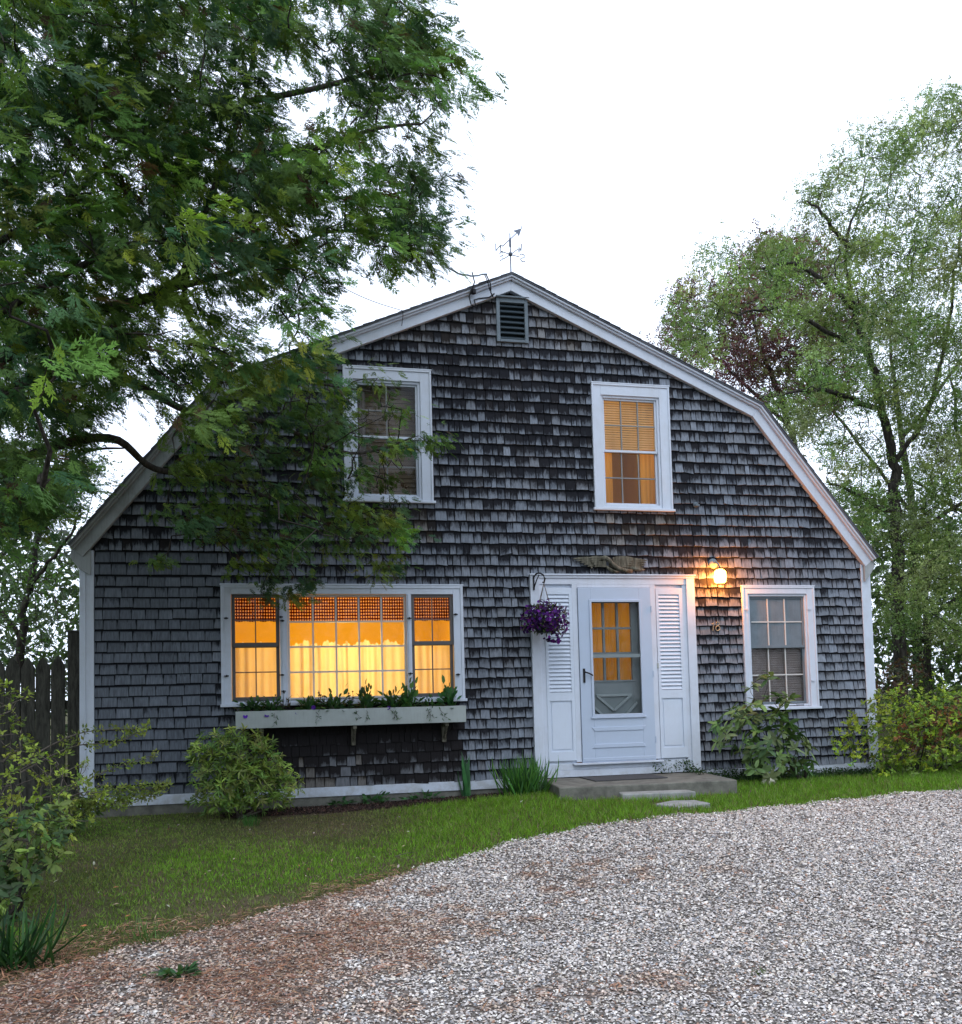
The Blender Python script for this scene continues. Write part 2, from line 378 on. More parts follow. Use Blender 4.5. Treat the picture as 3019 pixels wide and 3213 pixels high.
# wall behind the shingles, side and back walls, foundation
mb = MB()
xs = sorted({SX0-0.05, SX1+0.05}|{o[0] for o in OPEN}|{o[1] for o in OPEN}); zs = sorted({0.42, 6.1}|{o[2] for o in OPEN}|{o[3] for o in OPEN})
for i in range(len(xs)-1):
    for j in range(len(zs)-1):
        cx, cz = (xs[i]+xs[i+1])/2, (zs[j]+zs[j+1])/2
        if any(o[0] < cx < o[1] and o[2] < cz < o[3] for o in OPEN): continue
        p = clip([(xs[i], zs[j]), (xs[i+1], zs[j]), (xs[i+1], zs[j+1]), (xs[i], zs[j+1])])
        if p: mb.add([(a, 0.004, b) for a, b in p], [tuple(range(len(p)))])
mb.build('wall_sheathing', M['back'], house)
mb = MB(); mb.box(-1.66, -1.64, 0.02, 8, 0.4, 3.05); mb.box(7.2, 7.22, 0.02, 8, 0.4, 3.0)
pl = [(-1.64, 0.4)]+[(a, b-0.03) for a, b in _in]+[(7.2, 0.4)]; mb.prism(pl, 7.98, 8.02)
mb.cur = (0.4, 0.1, 0.1)
mb.build('side_wall', M['shingle'], house)
mb = MB(); mb.box(-1.70, 7.28, -0.012, 8, 0.12, 0.43); mb.build('foundation', M['concrete'], house)
# roof
mb = MB(); strip(mb, -0.002, 0.014, YR-0.012, 8.15)
A = offset_line(ROOF, 0); B_ = offset_line(ROOF, 0.014)
for i in range(4):                                      # butt steps of the roof shingles
    (ax, az), (bx, bz) = A[i], A[i+1]; L = math.hypot(bx-ax, bz-az); n = int(L/0.14)
    nx, nz = -(bz-az)/L, (bx-ax)/L
    if i >= 2: pass
    for k in range(n):
        t0, t1 = k/n, (k+1)/n
        lo, hi = (t0, t1) if i < 2 else (t1, t0)
        p0 = (ax+(bx-ax)*lo, az+(bz-az)*lo); p1 = (ax+(bx-ax)*hi, az+(bz-az)*hi)
        h = 0.009+random.uniform(0, 0.005); y0 = YR-0.018-random.uniform(0, 0.008)
        mb.add([(p0[0],y0,p0[1]),(p0[0]+nx*h,y0,p0[1]+nz*h),(p1[0]+nx*0.004,y0,p1[1]+nz*0.004),(p0[0],8.16,p0[1]),(p0[0]+nx*h,8.16,p0[1]+nz*h),(p1[0]+nx*0.004,8.16,p1[1]+nz*0.004)],
               [(0,1,2),(3,5,4),(0,3,4,1),(1,4,5,2)])
mb.build('roof', M['roof'], house)
def rake(i0, i1, mat, name):
    r = MB(); strip(r, 0.014, 0.038, YR, -0.004, i0, i1); strip(r, 0.038, 0.06, YR+0.022, -0.004, i0, i1); strip(r, 0.06, 0.168, -0.075, -0.004, i0, i1)
    return r.build(name, mat, house, bevel=0.004)
rake(1, 4, M['white'], 'rake_board')
rake(0, 1, M['oldpaint'], 'rake_board')
for s, (ex, ez), wx in ((-1, EL, -1.66), (1, ER, 7.22)):   # boxed eaves
    z1 = ez-0.03; mb = MB(); mb.prism([(ex+0.02*(-s), z1-0.0), (wx, z1-0.02), (wx, z1-0.26), (ex-0.09*s, z1-0.20), (ex-0.005*s, z1-0.08)] if s > 0 else
                           [(ex-0.005*s, z1-0.08), (ex-0.09*s, z1-0.20), (wx, z1-0.26), (wx, z1-0.02), (ex+0.02*(-s), z1)], -0.0745 if s > 0 else -0.06, 8.1)
    mb.build('eave', M['oldpaint'], house)
mb = MB()
for (x0, x1, zt) in ((-1.772, -1.636, 3.0), (7.196, 7.322, 2.93)):
    mb = MB(); mb.box(x0, x1, -0.034, 0.09, 0.36, zt); mb.box(x0+0.045 if x0 < 0 else x0-0.012, x0+0.06 if x0 < 0 else x0+0.0, -0.046, -0.034, 0.36, zt)
    mb.build('corner_board', M['white'], house, bevel=0.004)
mb = MB(); mb.box(-1.64, 2.96, -0.03, 0.0, 0.408, 0.507); mb.box(4.97, 7.19, -0.03, 0.0, 0.408, 0.507)
mb.build('skirt_board', M['white'], house, bevel=0.003)

# gable vent
vent = MB(); vx0, vx1, vz0, vz1 = 2.648, 3.02, 5.435, 5.945
vent.box(vx0, vx0+0.04, -0.05, 0, vz0, vz1); vent.box(vx1-0.04, vx1, -0.05, 0, vz0, vz1)
vent.box(vx0+0.04, vx1-0.04, -0.05, 0, vz1-0.05, vz1); vent.box(vx0+0.04, vx1-0.04, -0.055, 0, vz0, vz0+0.03)
vent.box(vx0-0.012, vx1+0.012, -0.075, 0, vz1, vz1+0.018)
vo = vent.build('gable_vent', M['vent'], house, bevel=0.003)
mb = MB()
for k in range(7):
    zz = vz0+0.035+k*0.062; mb.add([(vx0+0.04,-0.035,zz),(vx1-0.04,-0.035,zz),(vx1-0.04,0.02,zz+0.062),(vx0+0.04,0.02,zz+0.062),(vx0+0.04,-0.04,zz+0.008),(vx1-0.04,-0.04,zz+0.008)],[(0,1,5,4),(4,5,2,3)])
mb.box(vx0+0.03, vx1-0.03, 0.03, 0.04, vz0+0.02, vz1-0.02)
mb.build('vent_slats', M['slat'], vo)

# windows
def casing(name, o, i, extra_sill=0.02, head=True):
    x0, x1, z0, z1 = o; a, b, c, d = i
    w = MB()
    w.box(x0, a, -0.04, 0.0, z0+0.028, z1); w.box(b, x1, -0.04, 0.0, z0+0.028, z1)
    w.box(a, b, -0.04, 0.0, d, z1); w.box(a, b, -0.036, 0.0, z0+0.028, c)
    w.box(x0-extra_sill, x1+extra_sill, -0.066, 0.0, z0, z0+0.028)
    if head: w.box(x0-0.006, x1+0.006, -0.052, 0.0, z1, z1+0.014)
    # inner stop, a step back
    s = 0.028
    for q in ((a, a+s, c, d), (b-s, b, c, d), (a+s, b-s, d-s, d), (a+s, b-s, c, c+s)):
        w.box(q[0], q[1], -0.022, 0.03, q[2], q[3])
    # raised outer band
    w.box(x0, x0+0.022, -0.05, -0.04, z0+0.028, z1); w.box(x1-0.022, x1, -0.05, -0.04, z0+0.028, z1); w.box(x0+0.022, x1-0.022, -0.05, -0.04, z1-0.022, z1)
    return w.build(name, M['white'], house, bevel=0.003)
def sash(par, a, b, c, d, cols, rows, fr, y, mf, mm, mt=0.014):
    w = MB()
    w.box(a, a+fr, y-0.012, y+0.02, c, d); w.box(b-fr, b, y-0.012, y+0.02, c, d); w.box(a+fr, b-fr, y-0.012, y+0.02, d-fr, d); w.box(a+fr, b-fr, y-0.012, y+0.02, c, c+fr*1.25)
    w.build('sash', mf, par, bevel=0.002)
    w = MB(); x0, x1, z0, z1 = a+fr, b-fr, c+fr*1.25, d-fr
    for k in range(1, cols): xx = x0+(x1-x0)*k/cols; w.box(xx-mt/2, xx+mt/2, y-0.006, y+0.012, z0, z1)
    for k in range(1, rows): zz = z0+(z1-z0)*k/rows; w.box(x0, x1, y-0.0075, y+0.0105, zz-mt/2, zz+mt/2)
    w.build('muntins', mm, par)
    g = MB(); g.add([(x0-0.003,y+0.003,z0-0.003),(x1+0.003,y+0.003,z0-0.003),(x1+0.003,y+0.003,z1+0.003),(x0-0.003,y+0.003,z1+0.003)], [(0,1,2,3)])
    g.build('glass', M['glass'], par)
def double_hung(name, o, i, cols, mid, mf, mm, label=None, fr=0.03):
    p = casing(name, o, i)
    if label: p['label'] = label
    a, b, c, d = i; s = 0.028
    sash(p, a+s, b-s, mid-0.012, d-s, cols, 2, fr, 0.010, mf, mm)
    sash(p, a+s, b-s, c+s, mid+0.012, cols, 2, fr, 0.034, mf, mm)
    return p
# picture window: one casing, three lights
pw = MB(); X0, X1, Z0, Z1 = -0.40, 2.178, 1.378, 2.648
pw.box(X0, -0.295, -0.045, 0, Z0+0.03, Z1); pw.box(2.068, X1, -0.045, 0, Z0+0.03, Z1)
pw.box(-0.295, 2.068, -0.045, 0, 2.555, Z1); pw.box(-0.295, 2.068, -0.04, 0, Z0+0.03, 1.43)
pw.box(X0-0.01, X1+0.02, -0.07, 0, Z0, Z0+0.03); pw.box(X0-0.008, X1+0.008, -0.06, 0, Z1, Z1+0.016)
pw.box(0.198, 0.278, -0.043, 0.0, 1.43, 2.555); pw.box(1.548, 1.602, -0.043, 0, 1.43, 2.555)
pw.box(0.222, 0.252, -0.053, -0.043, 1.43, 2.555); pw.box(1.562, 1.588, -0.053, -0.043, 1.43, 2.555)
pw.box(X0, X0+0.03, -0.055, -0.045, Z0+0.03, Z1); pw.box(X1-0.03, X1, -0.055, -0.045, Z0+0.03, Z1); pw.box(X0+0.03, X1-0.03, -0.055, -0.045, Z1-0.03, Z1)
pwo = pw.build('picture_window', M['white'], house, bevel=0.003)
pwo['label'] = 'wide three part window with gingham valance and cream curtains'
sash(pwo, -0.293, 0.196, 2.0, 2.553, 2, 2, 0.036, -0.012, M['sash'], M['sash'], 0.012)
sash(pwo, -0.293, 0.196, 1.432, 2.03, 2, 2, 0.036, 0.014, M['sash'], M['sash'], 0.012)
sash(pwo, 1.604, 2.066, 2.0, 2.553, 2, 2, 0.034, -0.012, M['sash'], M['sash'], 0.012)
sash(pwo, 1.604, 2.066, 1.432, 2.03, 2, 2, 0.034, 0.014, M['sash'], M['sash'], 0.012)
sash(pwo, 0.280, 1.546, 1.432, 2.553, 5, 4, 0.022, 0.0, M['muntin'], M['muntin'], 0.018)
for cx, cz in ((-0.345, 2.30), (-0.345, 1.70), (0.21, 2.31), (0.225, 2.27), (0.215, 1.70), (1.575, 2.29), (1.575, 1.69), (2.09, 2.33), (2.10, 1.67), (0.23, 1.53)):
    c = MB(); c.box(cx-0.022, cx+0.022, -0.075, -0.055, cz-0.006, cz+0.006); c.box(cx-0.006, cx+0.006, -0.082, -0.055, cz-0.011, cz+0.011)
    c.build('window_clip', M['iron'], pwo)
w2 = double_hung('window', (3.76, 4.728, 3.53, 5.02), (3.872, 4.600, 3.575, 4.885), 3, 4.235, M['white'], M['greymuntin'], 'upper window lit from inside, half drawn blind and gold curtains', 0.022)
w1 = double_hung('window', (0.903, 1.878, 3.56, 5.05), (1.01, 1.752, 3.61, 4.92), 2, 4.29, M['white'], M['greymuntin'], 'upper window unlit behind cedar branches', 0.022)
wr = double_hung('window', (5.568, 6.532, 1.18, 2.655), (5.645, 6.43, 1.215, 2.565), 3, 1.93, M['vent'], M['muntin'], 'unlit ground floor window with a closed blind', 0.026)
wr.children[0].data.materials[0] = M['vent']
for cx, cz in ((5.62, 2.38), (6.45, 2.38), (6.46, 1.52)):
    mb = MB(); mb.box(cx-0.03, cx+0.02, -0.06, -0.05, cz-0.006, cz+0.006); mb.build('window_clip', M['white'], wr)

# rooms behind the windows
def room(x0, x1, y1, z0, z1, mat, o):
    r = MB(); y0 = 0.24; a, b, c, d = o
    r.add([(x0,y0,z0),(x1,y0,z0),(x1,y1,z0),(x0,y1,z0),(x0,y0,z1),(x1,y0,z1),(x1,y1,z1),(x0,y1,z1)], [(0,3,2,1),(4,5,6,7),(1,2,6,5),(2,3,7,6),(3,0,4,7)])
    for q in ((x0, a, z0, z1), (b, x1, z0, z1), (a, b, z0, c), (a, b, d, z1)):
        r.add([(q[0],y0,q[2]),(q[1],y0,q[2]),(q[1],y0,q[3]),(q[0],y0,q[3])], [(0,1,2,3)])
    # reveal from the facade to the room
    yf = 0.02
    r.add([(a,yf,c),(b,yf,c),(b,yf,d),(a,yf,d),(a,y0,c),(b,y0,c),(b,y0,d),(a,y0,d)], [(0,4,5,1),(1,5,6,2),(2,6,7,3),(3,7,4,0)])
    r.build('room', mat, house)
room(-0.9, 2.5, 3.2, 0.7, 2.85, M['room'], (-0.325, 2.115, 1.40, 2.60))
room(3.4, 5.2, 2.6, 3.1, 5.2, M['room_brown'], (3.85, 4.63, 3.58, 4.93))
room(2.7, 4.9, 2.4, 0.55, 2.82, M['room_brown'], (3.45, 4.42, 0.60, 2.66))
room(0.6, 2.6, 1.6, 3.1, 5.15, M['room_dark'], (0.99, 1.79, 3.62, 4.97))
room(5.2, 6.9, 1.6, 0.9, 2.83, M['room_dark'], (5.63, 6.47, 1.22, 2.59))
def lamp(name, loc, e, col, r=0.12):
    l = bpy.data.lights.new(name, 'POINT'); l.energy = e; l.color = col; l.shadow_soft_size = r
    o = bpy.data.objects.new(name, l); C.objects.link(o); o.location = loc
lamp('kitchen_lamp', (0.95, 1.0, 2.0), 52, (1.0, 0.68, 0.25), 0.3)
lamp('bedroom_lamp', (4.2, 0.9, 4.55), 17, (1.0, 0.64, 0.15), 0.15)
lamp('hall_lamp', (4.0, 1.1, 2.2), 10, (1.0, 0.66, 0.16), 0.15)

def drape(name, mat, x0, x1, z0, z1, y, label, cat, folds=9, amp=0.018, ruffle=0.0, group=None, uvs=False):
    nx, nz = max(40, int((x1-x0)*140)), 14
    ph = random.uniform(0, 6); V = []; UV = []
    ks = [(folds*random.uniform(0.8, 1.2), random.uniform(0, 6), random.uniform(0.4, 1)) for _ in range(4)]
    for j in range(nz+1):
        t = j/nz
        for i in range(nx+1):
            u = i/nx; d = sum(a*(0.25+0.75*max(0, sin(2*pi*u*(0.6+0.3*a)+p*2)))*sin(2*pi*k*u+p+0.9*sin(2*pi*u*1.3+p)+0.25*sin(3*t+p)) for k, p, a in ks)/2
            top = z1+ruffle*(0.35*sin(2*pi*folds*0.9*u+ph)+0.22*sin(2*pi*folds*2.3*u+2*ph)+0.55*sin(2*pi*folds*0.37*u+ph*3)+0.5)
            zz = z0+(top-z0)*t+0.004*sin(u*25+ph)*(1-t)
            V.append((x0+(x1-x0)*u, y+amp*d*(1-0.35*t), zz)); UV.append((u*(x1-x0)*1.25, zz))
    F = np.array([(j*(nx+1)+i, j*(nx+1)+i+1, (j+1)*(nx+1)+i+1, (j+1)*(nx+1)+i) for j in range(nz) for i in range(nx)])
    return tag(mesh(name, V, F, mat, smooth=True, uv=UV), label, cat, group)
gv = 'gingham valances over the wide window'; gc = 'cream cafe curtains in the wide window'
drape('valance', M['gingham'], -0.29, 0.20, 2.275, 2.56, 0.085, 'red gingham valance above the wide window\'s left narrow sash', 'valance', 4, 0.016, group=gv)
drape('valance', M['gingham'], 0.25, 1.57, 2.27, 2.56, 0.085, 'broad red gingham valance above the wide centre pane', 'valance', 9, 0.016, group=gv)
drape('valance', M['gingham'], 1.59, 2.10, 2.275, 2.56, 0.085, 'red gingham valance above the wide window\'s right narrow sash', 'valance', 4, 0.016, group=gv)
drape('cafe_curtain', M['curtain'], -0.30, 0.20, 1.42, 2.02, 0.10, 'cream cafe curtain low in the wide window\'s left narrow sash', 'curtain', 6, 0.03, 0.03, gc)
drape('cafe_curtain', M['curtain'], 0.25, 0.92, 1.42, 2.02, 0.10, 'left half of the cream curtain pair in the wide centre pane', 'curtain', 7, 0.034, 0.04, gc)
drape('cafe_curtain', M['curtain'], 0.90, 1.58, 1.42, 2.02, 0.112, 'right half of the cream curtain pair in the wide centre pane', 'curtain', 7, 0.034, 0.04, gc)
drape('cafe_curtain', M['curtain'], 1.59, 2.11, 1.42, 2.02, 0.10, 'cream cafe curtain low in the wide window\'s right narrow sash', 'curtain', 6, 0.03, 0.03, gc)
def blind(name, mat, x0, x1, z0, z1, y, label, pitch=0.028):
    b = MB(); n = int((z1-z0)/pitch)
    for k in range(n):
        zz = z1-(k+1)*pitch
        b.add([(x0,y-0.007,zz),(x1,y-0.007,zz),(x1,y+0.004,zz+pitch*0.95),(x0,y+0.004,zz+pitch*0.95),(x0,y+0.006,zz+pitch*0.2),(x1,y+0.006,zz+pitch*0.2)], [(0,1,2,3),(0,4,5,1)])
    b.box(x0-0.004, x1+0.004, y-0.012, y+0.012, zz-0.02, zz-0.003)
    return tag(b.build(name, mat), label, 'blind')
blind('window_blind', M['blind_lit'], 3.90, 4.60, 4.25, 4.90, 0.075, 'glowing slatted blind drawn halfway down the lit upper window')
blind('window_blind', M['blind'], 5.66, 6.44, 1.24, 2.58, 0.075, 'closed taupe slatted blind in the dark ground floor window')
blind('window_blind', M['blind_reflection'], 1.03, 1.74, 3.66, 4.93, 0.16, 'brown blind added in place of reflections in the unlit upper window behind the cedar', 0.05)  # added blind, its brown stands in for reflections on the dark glass
drape('side_curtain', M['curtain_gold'], 3.87, 4.05, 3.60, 4.30, 0.12, 'gold curtain at the left side of the lit upper window', 'curtain', 3, 0.016, group='gold curtains upstairs')
drape('side_curtain', M['curtain_gold'], 4.40, 4.60, 3.60, 4.30, 0.12, 'gold curtain at the right side of the lit upper window', 'curtain', 3, 0.016, group='gold curtains upstairs')
drape('door_curtain', M['curtain_gold'], 3.60, 4.25, 1.50, 2.52, 0.20, 'golden brown curtain behind the small panes of the front door', 'curtain', 11, 0.03)
drape('side_curtain', M['blind'], 1.01, 1.16, 3.64, 4.95, 0.11, 'dim curtain inside the unlit upper window, mostly behind cedar branches', 'curtain', 3, 0.016)

# ------------------------------------------------------------------ entry
surround = MB(); m_ = surround
m_.box(2.955, 3.06, -0.055, 0.0, 0.40, 2.74); m_.box(4.85, 4.955, -0.055, 0.0, 0.5, 2.74)
m_.box(2.955, 4.955, -0.060, 0.0, 2.74, 2.77); m_.box(3.06, 4.85, -0.045, 0, 2.67, 2.74); m_.box(2.945, 4.965, -0.075, 0, 2.77, 2.786)
m_.box(3.02, 3.46, -0.012, 0.0, 0.5, 2.68); m_.box(4.44, 4.89, -0.012, 0.0, 0.5, 2.68); m_.box(3.46, 4.44, -0.012, 0, 2.64, 2.68)
m_.box(3.445, 3.505, -0.045, 0.02, 0.66, 2.67); m_.box(4.40, 4.46, -0.045, 0.02, 0.66, 2.67); m_.box(3.505, 4.40, -0.045, 0.02, 2.632, 2.67)
m_.box(3.062, 3.12, -0.035, -0.012, 0.62, 2.67); m_.box(4.80, 4.85, -0.035, -0.012, 0.62, 2.67)
m_.box(3.06, 4.85, -0.030, 0.0, 0.575, 0.645); m_.box(3.06, 4.85, -0.040, 0.0, 0.497, 0.573)
m_.box(3.40, 4.48, -0.085, 0.02, 0.628, 0.648)
m_.build('door_surround', M['white'], house, bevel=0.003)
door = MB(); dx0, dx1, dz0, dz1 = 3.51, 4.395, 0.65, 2.628; gx0, gx1, gz0, gz1 = 3.66, 4.248, 1.184, 2.471
door.box(dx0, gx0, -0.062, -0.03, dz0, dz1); door.box(gx1, dx1, -0.062, -0.03, dz0, dz1); door.box(gx0, gx1, -0.062, -0.03, gz1, dz1); door.box(gx0, gx1, -0.062, -0.03, dz0, gz0)
f = 0.022
for q in ((gx0-f, gx0+0.006, gz0-f, gz1+f), (gx1-0.006, gx1+f, gz0-f, gz1+f), (gx0, gx1, gz1-0.006, gz1+f), (gx0, gx1, gz0-f, gz0+0.006)): door.box(q[0], q[1], -0.076, -0.062, q[2], q[3])
door.box(gx0-0.04, gx1+0.04, -0.082, -0.062, gz0-f-0.02, gz0-f)
door.prism([(3.625, 1.045), (4.275, 1.045), (4.24, 1.0), (3.66, 1.0)], -0.071, -0.062); door.prism([(3.66, 0.855), (4.24, 0.855), (4.275, 0.81), (3.625, 0.81)], -0.071, -0.062)
door.box(3.52, 4.385, -0.068, -0.062, 0.665, 0.70)
door_o = door.build('storm_door', M['door'], house, bevel=0.003)
g = MB(); g.add([(gx0,-0.045,gz0),(gx1,-0.045,gz0),(gx1,-0.045,gz1),(gx0,-0.045,gz1)], [(0,1,2,3)]); g.build('glass', M['glass'], door_o)
g = MB(); g.box(gx0, gx1, -0.056, -0.036, 1.828, 1.868); g.build('mid_rail', M['innerdoor'], door_o, bevel=0.002)
g = MB(); g.box(3.543, 3.567, -0.072, -0.062, 1.55, 1.71); g.tube([(3.555,-0.072,1.67),(3.555,-0.10,1.67),(3.60,-0.105,1.655),(3.645,-0.105,1.63)], 0.009, 8); g.build('handle', M['iron'], door_o)
for zz in (2.35, 1.6, 0.85): g = MB(); g.box(4.392, 4.402, -0.07, -0.045, zz, zz+0.07); g.build('hinge', M['door'], door_o)
inn = MB(); y0, y1 = 0.07, 0.11; lx0, lx1 = 3.70, 4.195
inn.box(3.50, lx0, y0, y1, 0.65, 2.64); inn.box(lx1, 4.41, y0, y1, 0.65, 2.64); inn.box(lx0, lx1, y0, y1, 2.47, 2.64); inn.box(lx0, lx1, y0, y1, 0.65, 1.575)
xs_ = [3.860, 4.030]; 
for xx in xs_: inn.box(xx-0.013, xx+0.013, y0+0.005, y1, 1.575, 2.47)
for zz, h in ((2.175, 0.012), (1.868, 0.03)): inn.box(lx0, lx1, y0+0.003, y1-0.002, zz-h, zz+h)
inn.box(lx0-0.01, lx1+0.03, y0-0.012, y0, 1.555, 1.575)
inn_o = inn.build('front_door', M['innerdoor'], house, bevel=0.002); inn = MB()
def bar(mb, a, b, w, y0, y1):
    a, b = np.array(a), np.array(b); d = (b-a)/np.linalg.norm(b-a); n = np.array([-d[1], d[0]])*w/2
    mb.prism([tuple(a+n), tuple(a-n), tuple(b-n), tuple(b+n)][::-1], y0, y1)
bar(inn, (3.735, 1.40), (4.165, 1.40), 0.028, y0-0.026, y0); bar(inn, (3.745, 1.395), (3.945, 1.225), 0.028, y0-0.024, y0); bar(inn, (4.155, 1.395), (3.945, 1.225), 0.028, y0-0.028, y0)
bar(inn, (3.66, 1.31), (3.80, 1.18), 0.028, y0-0.024, y0); bar(inn, (4.235, 1.31), (4.10, 1.18), 0.028, y0-0.024, y0)
inn.build('crossbuck_trim', M['greytrim'], inn_o, bevel=0.004)
for sx in (3.118, 4.468):
    s = MB(); x0, x1 = sx, sx+0.333; a, b = x0+0.033, x1-0.043; zb = 0.68 if sx < 4 else 0.665
    s.box(x0, a, -0.042, -0.012, zb, 2.63); s.box(b, x1, -0.042, -0.012, zb, 2.63); s.box(a, b, -0.042, -0.012, 2.556, 2.63)
    s.box(a, b, -0.042, -0.012, 1.352, 1.447); s.box(a, b, -0.042, -0.012, zb, 0.785); s.box(a, b, -0.026, -0.012, 0.785, 1.352)
    s.box(a+0.02, b-0.02, -0.034, -0.026, 0.81, 1.33); s.box(a, b, -0.0135, -0.0125, 1.447, 2.556)
    so = s.build('louvered_shutter', M['white2'], house, bevel=0.003)
    l = MB(); n = 25
    for k in range(n):
        zz = 1.449+(2.554-1.449)*k/n; h = (2.554-1.449)/n
        l.add([(a,-0.040,zz+0.004),(b,-0.040,zz+0.004),(b,-0.018,zz+h*1.05),(a,-0.018,zz+h*1.05),(a,-0.040,zz+0.0105),(b,-0.040,zz+0.0105),(b,-0.018,zz+h*1.2),(a,-0.018,zz+h*1.2)],
              [(0,1,5,4),(0,3,2,1),(4,5,6,7)])
    l.build('louvers', M['white2'], so)
b = MB(); b.box(4.452, 4.472, -0.055, -0.045, 1.70, 1.76); b.build('doorbell', M['boxpaint'], house, bevel=0.003)

# stoop, step, paver, mat
st = MB(); st.prism
def slab(mb, poly, z0, z1):
    n = len(poly); V = [(x, y, z0) for x, y in poly]+[(x, y, z1) for x, y in poly]
    mb.add(V, [tuple(range(n-1, -1, -1)), tuple(range(n, 2*n))]+[(i, (i+1) % n, (i+1) % n+n, i+n) for i in range(n)])
def rnd_slab(x0, x1, y0, y1, z0, z1, j=0.012, r=0.03):
    pts = []
    for (a, b) in (((x0, y0), (x1, y0)), ((x1, y0), (x1, y1)), ((x1, y1), (x0, y1)), ((x0, y1), (x0, y0))):
        n = 8
        for k in range(n):
            t = k/n; pts.append((a[0]+(b[0]-a[0])*t+random.uniform(-j, j), a[1]+(b[1]-a[1])*t+random.uniform(-j, j)))
    m = MB(); slab(m, pts, z0, z1); return m
def gz(x, y): return float(gh(x, y))
SB = gz(4, -1)-0.1
def Zp(dx, dy, z):
    d = ray(dx, dy); t = (z-CAM[2])/d[2]; p = CAM+d*t; return (p[0], p[1])
FL, FR, BR = Zp(1086.5, 1529.5, 0.488), Zp(1432, 1514, 0.488), (4.97, -0.002)
def edge_pts(q, n=7, j=0.006):
    out = []
    for i in range(len(q)):
        a, b = q[i], q[(i+1) % len(q)]
        for k in range(n): t = k/n; out.append((a[0]+(b[0]-a[0])*t+random.uniform(-j, j), a[1]+(b[1]-a[1])*t+random.uniform(-j, j)))
    return out
s = MB(); slab(s, edge_pts([FL, FR, BR, (3.06, -0.002)]), SB, 0.488)
so = tag(s.build('concrete_stoop', M['concrete'], bevel=0.012), 'low grey concrete slab stoop in front of the white door', 'stoop')
p1, p2 = G(1209, 1557), G(1352, 1553); zt = gz(p1[0], p1[1])+0.075
s = MB(); slab(s, edge_pts([(p1[0], p1[1]), (p2[0], p2[1]), (p2[0]+0.0, p2[1]+0.22), (p1[0]+0.05, p1[1]+0.22)], 5, 0.008), zt-0.25, zt)
tag(s.build('stone_step', M['stone'], bevel=0.012), 'narrow stone step against the front of the concrete stoop', 'step')
pa = [G(1270, 1565), G(1316, 1574), G(1380, 1568), G(1351, 1559), G(1306, 1558)]
pc = sum(pa)/5
s = MB(); slab(s, edge_pts([(p[0], p[1]) for p in pa], 3, 0.008), gz(pc[0], pc[1])-0.03, gz(pc[0], pc[1])+0.03)
tag(s.build('stepping_stone', M['stone'], bevel=0.01), 'flat grey stepping stone in grass at the gravel edge', 'paving stone')
s = rnd_slab(3.45, 4.28, -0.62, -0.10, 0.488, 0.50, 0.003)
tag(s.build('doormat', M['rubber'], bevel=0.003), 'dark grey ribbed doormat lying on the stoop', 'doormat')
# ------------------------------------------------------------------ leaf instancing into one mesh
def frames(d, n):
    d = d/np.linalg.norm(d, axis=1, keepdims=True); y = np.cross(n, d); l = np.linalg.norm(y, axis=1, keepdims=True)
    y = np.where(l < 1e-4, np.array([[0.0, 1.0, 0.0]]), y/np.maximum(l, 1e-4)); z = np.cross(d, y)
    return np.stack([d, y, z], 2)                       # columns
def scatter(TV, TF, pos, R, s, tint, tt=None):
    TV = np.asarray(TV, float); TF = np.asarray(TF); n, k = len(pos), len(TV)
    s = np.asarray(s, float); s = s[:, None] if s.ndim == 1 else s
    V = np.einsum('nij,nkj->nki', R, TV[None]*s[:, None, :])+pos[:, None, :]
    F = (TF[None]+(np.arange(n)*k)[:, None, None]).reshape(-1, TF.shape[1])
    T = np.repeat(np.asarray(tint, float)[:, None, :], k, 1)
    if tt is not None: T = T*np.asarray(tt)[None, :, :]
    return V.reshape(-1, 3), F, T.reshape(-1, 3)
def rdir(n, up=0.0):
    v = rng.normal(size=(n, 3)); v /= np.linalg.norm(v, axis=1, keepdims=True); v[:, 2] += up; return v
def tints(n, cols, var=0.18):
    cols = np.array(cols, float); c = cols[rng.integers(0, len(cols), n)]
    return np.clip(c*(1+rng.normal(0, var, (n, 1)))*(1+rng.normal(0, 0.06, (n, 3))), 0.003, 1)
LEAF_V = [(0,0,0), (0.42,0.2,0.05), (1,0,-0.06), (0.42,-0.2,0.05)]
LEAF_F = [(0,1,2,3)]
LANCE_V = [(0,0,0), (0.3,0.13,0.03), (0.3,0,-0.01), (0.3,-0.13,0.03), (0.72,0.12,-0.01), (0.72,0,-0.05), (0.72,-0.12,-0.01), (1,0,-0.12)]
LANCE_F = [(0,2,1,1), (0,3,2,2), (1,2,5,4), (2,3,6,5), (4,5,7,7), (5,6,7,7)]
LANCE_T = [(0,2,1), (0,3,2), (1,2,5), (1,5,4), (2,3,6), (2,6,5), (4,5,7), (5,6,7)]
BLADE_V = [(0,-0.03,0), (0,0.03,0), (0.45,-0.035,0.0), (0.45,0.035,0.0), (0.8,-0.022,-0.06), (0.8,0.022,-0.06), (1,0,-0.16)]
BLADE_T = [(0,1,3), (0,3,2), (2,3,5), (2,5,4), (4,5,6)]
def whorl(n_leaf, width, elev, base=LANCE_V, tri=LANCE_T):
    V = []; F = []
    for k in range(n_leaf):
        a = 2*pi*k/n_leaf+0.2*(k % 2); e = elev*(1+0.35*sin(k*2.4))
        d = np.array([cos(a)*cos(e), sin(a)*cos(e), sin(e)]); y = np.array([-sin(a), cos(a), 0]); z = np.cross(d, y)
        L = 1+0.15*sin(k*1.9); o = len(V)
        V += [tuple(d*v[0]*L+y*v[1]*width+z*v[2]) for v in base]; F += [tuple(i+o for i in f) for f in tri]
    return V, F
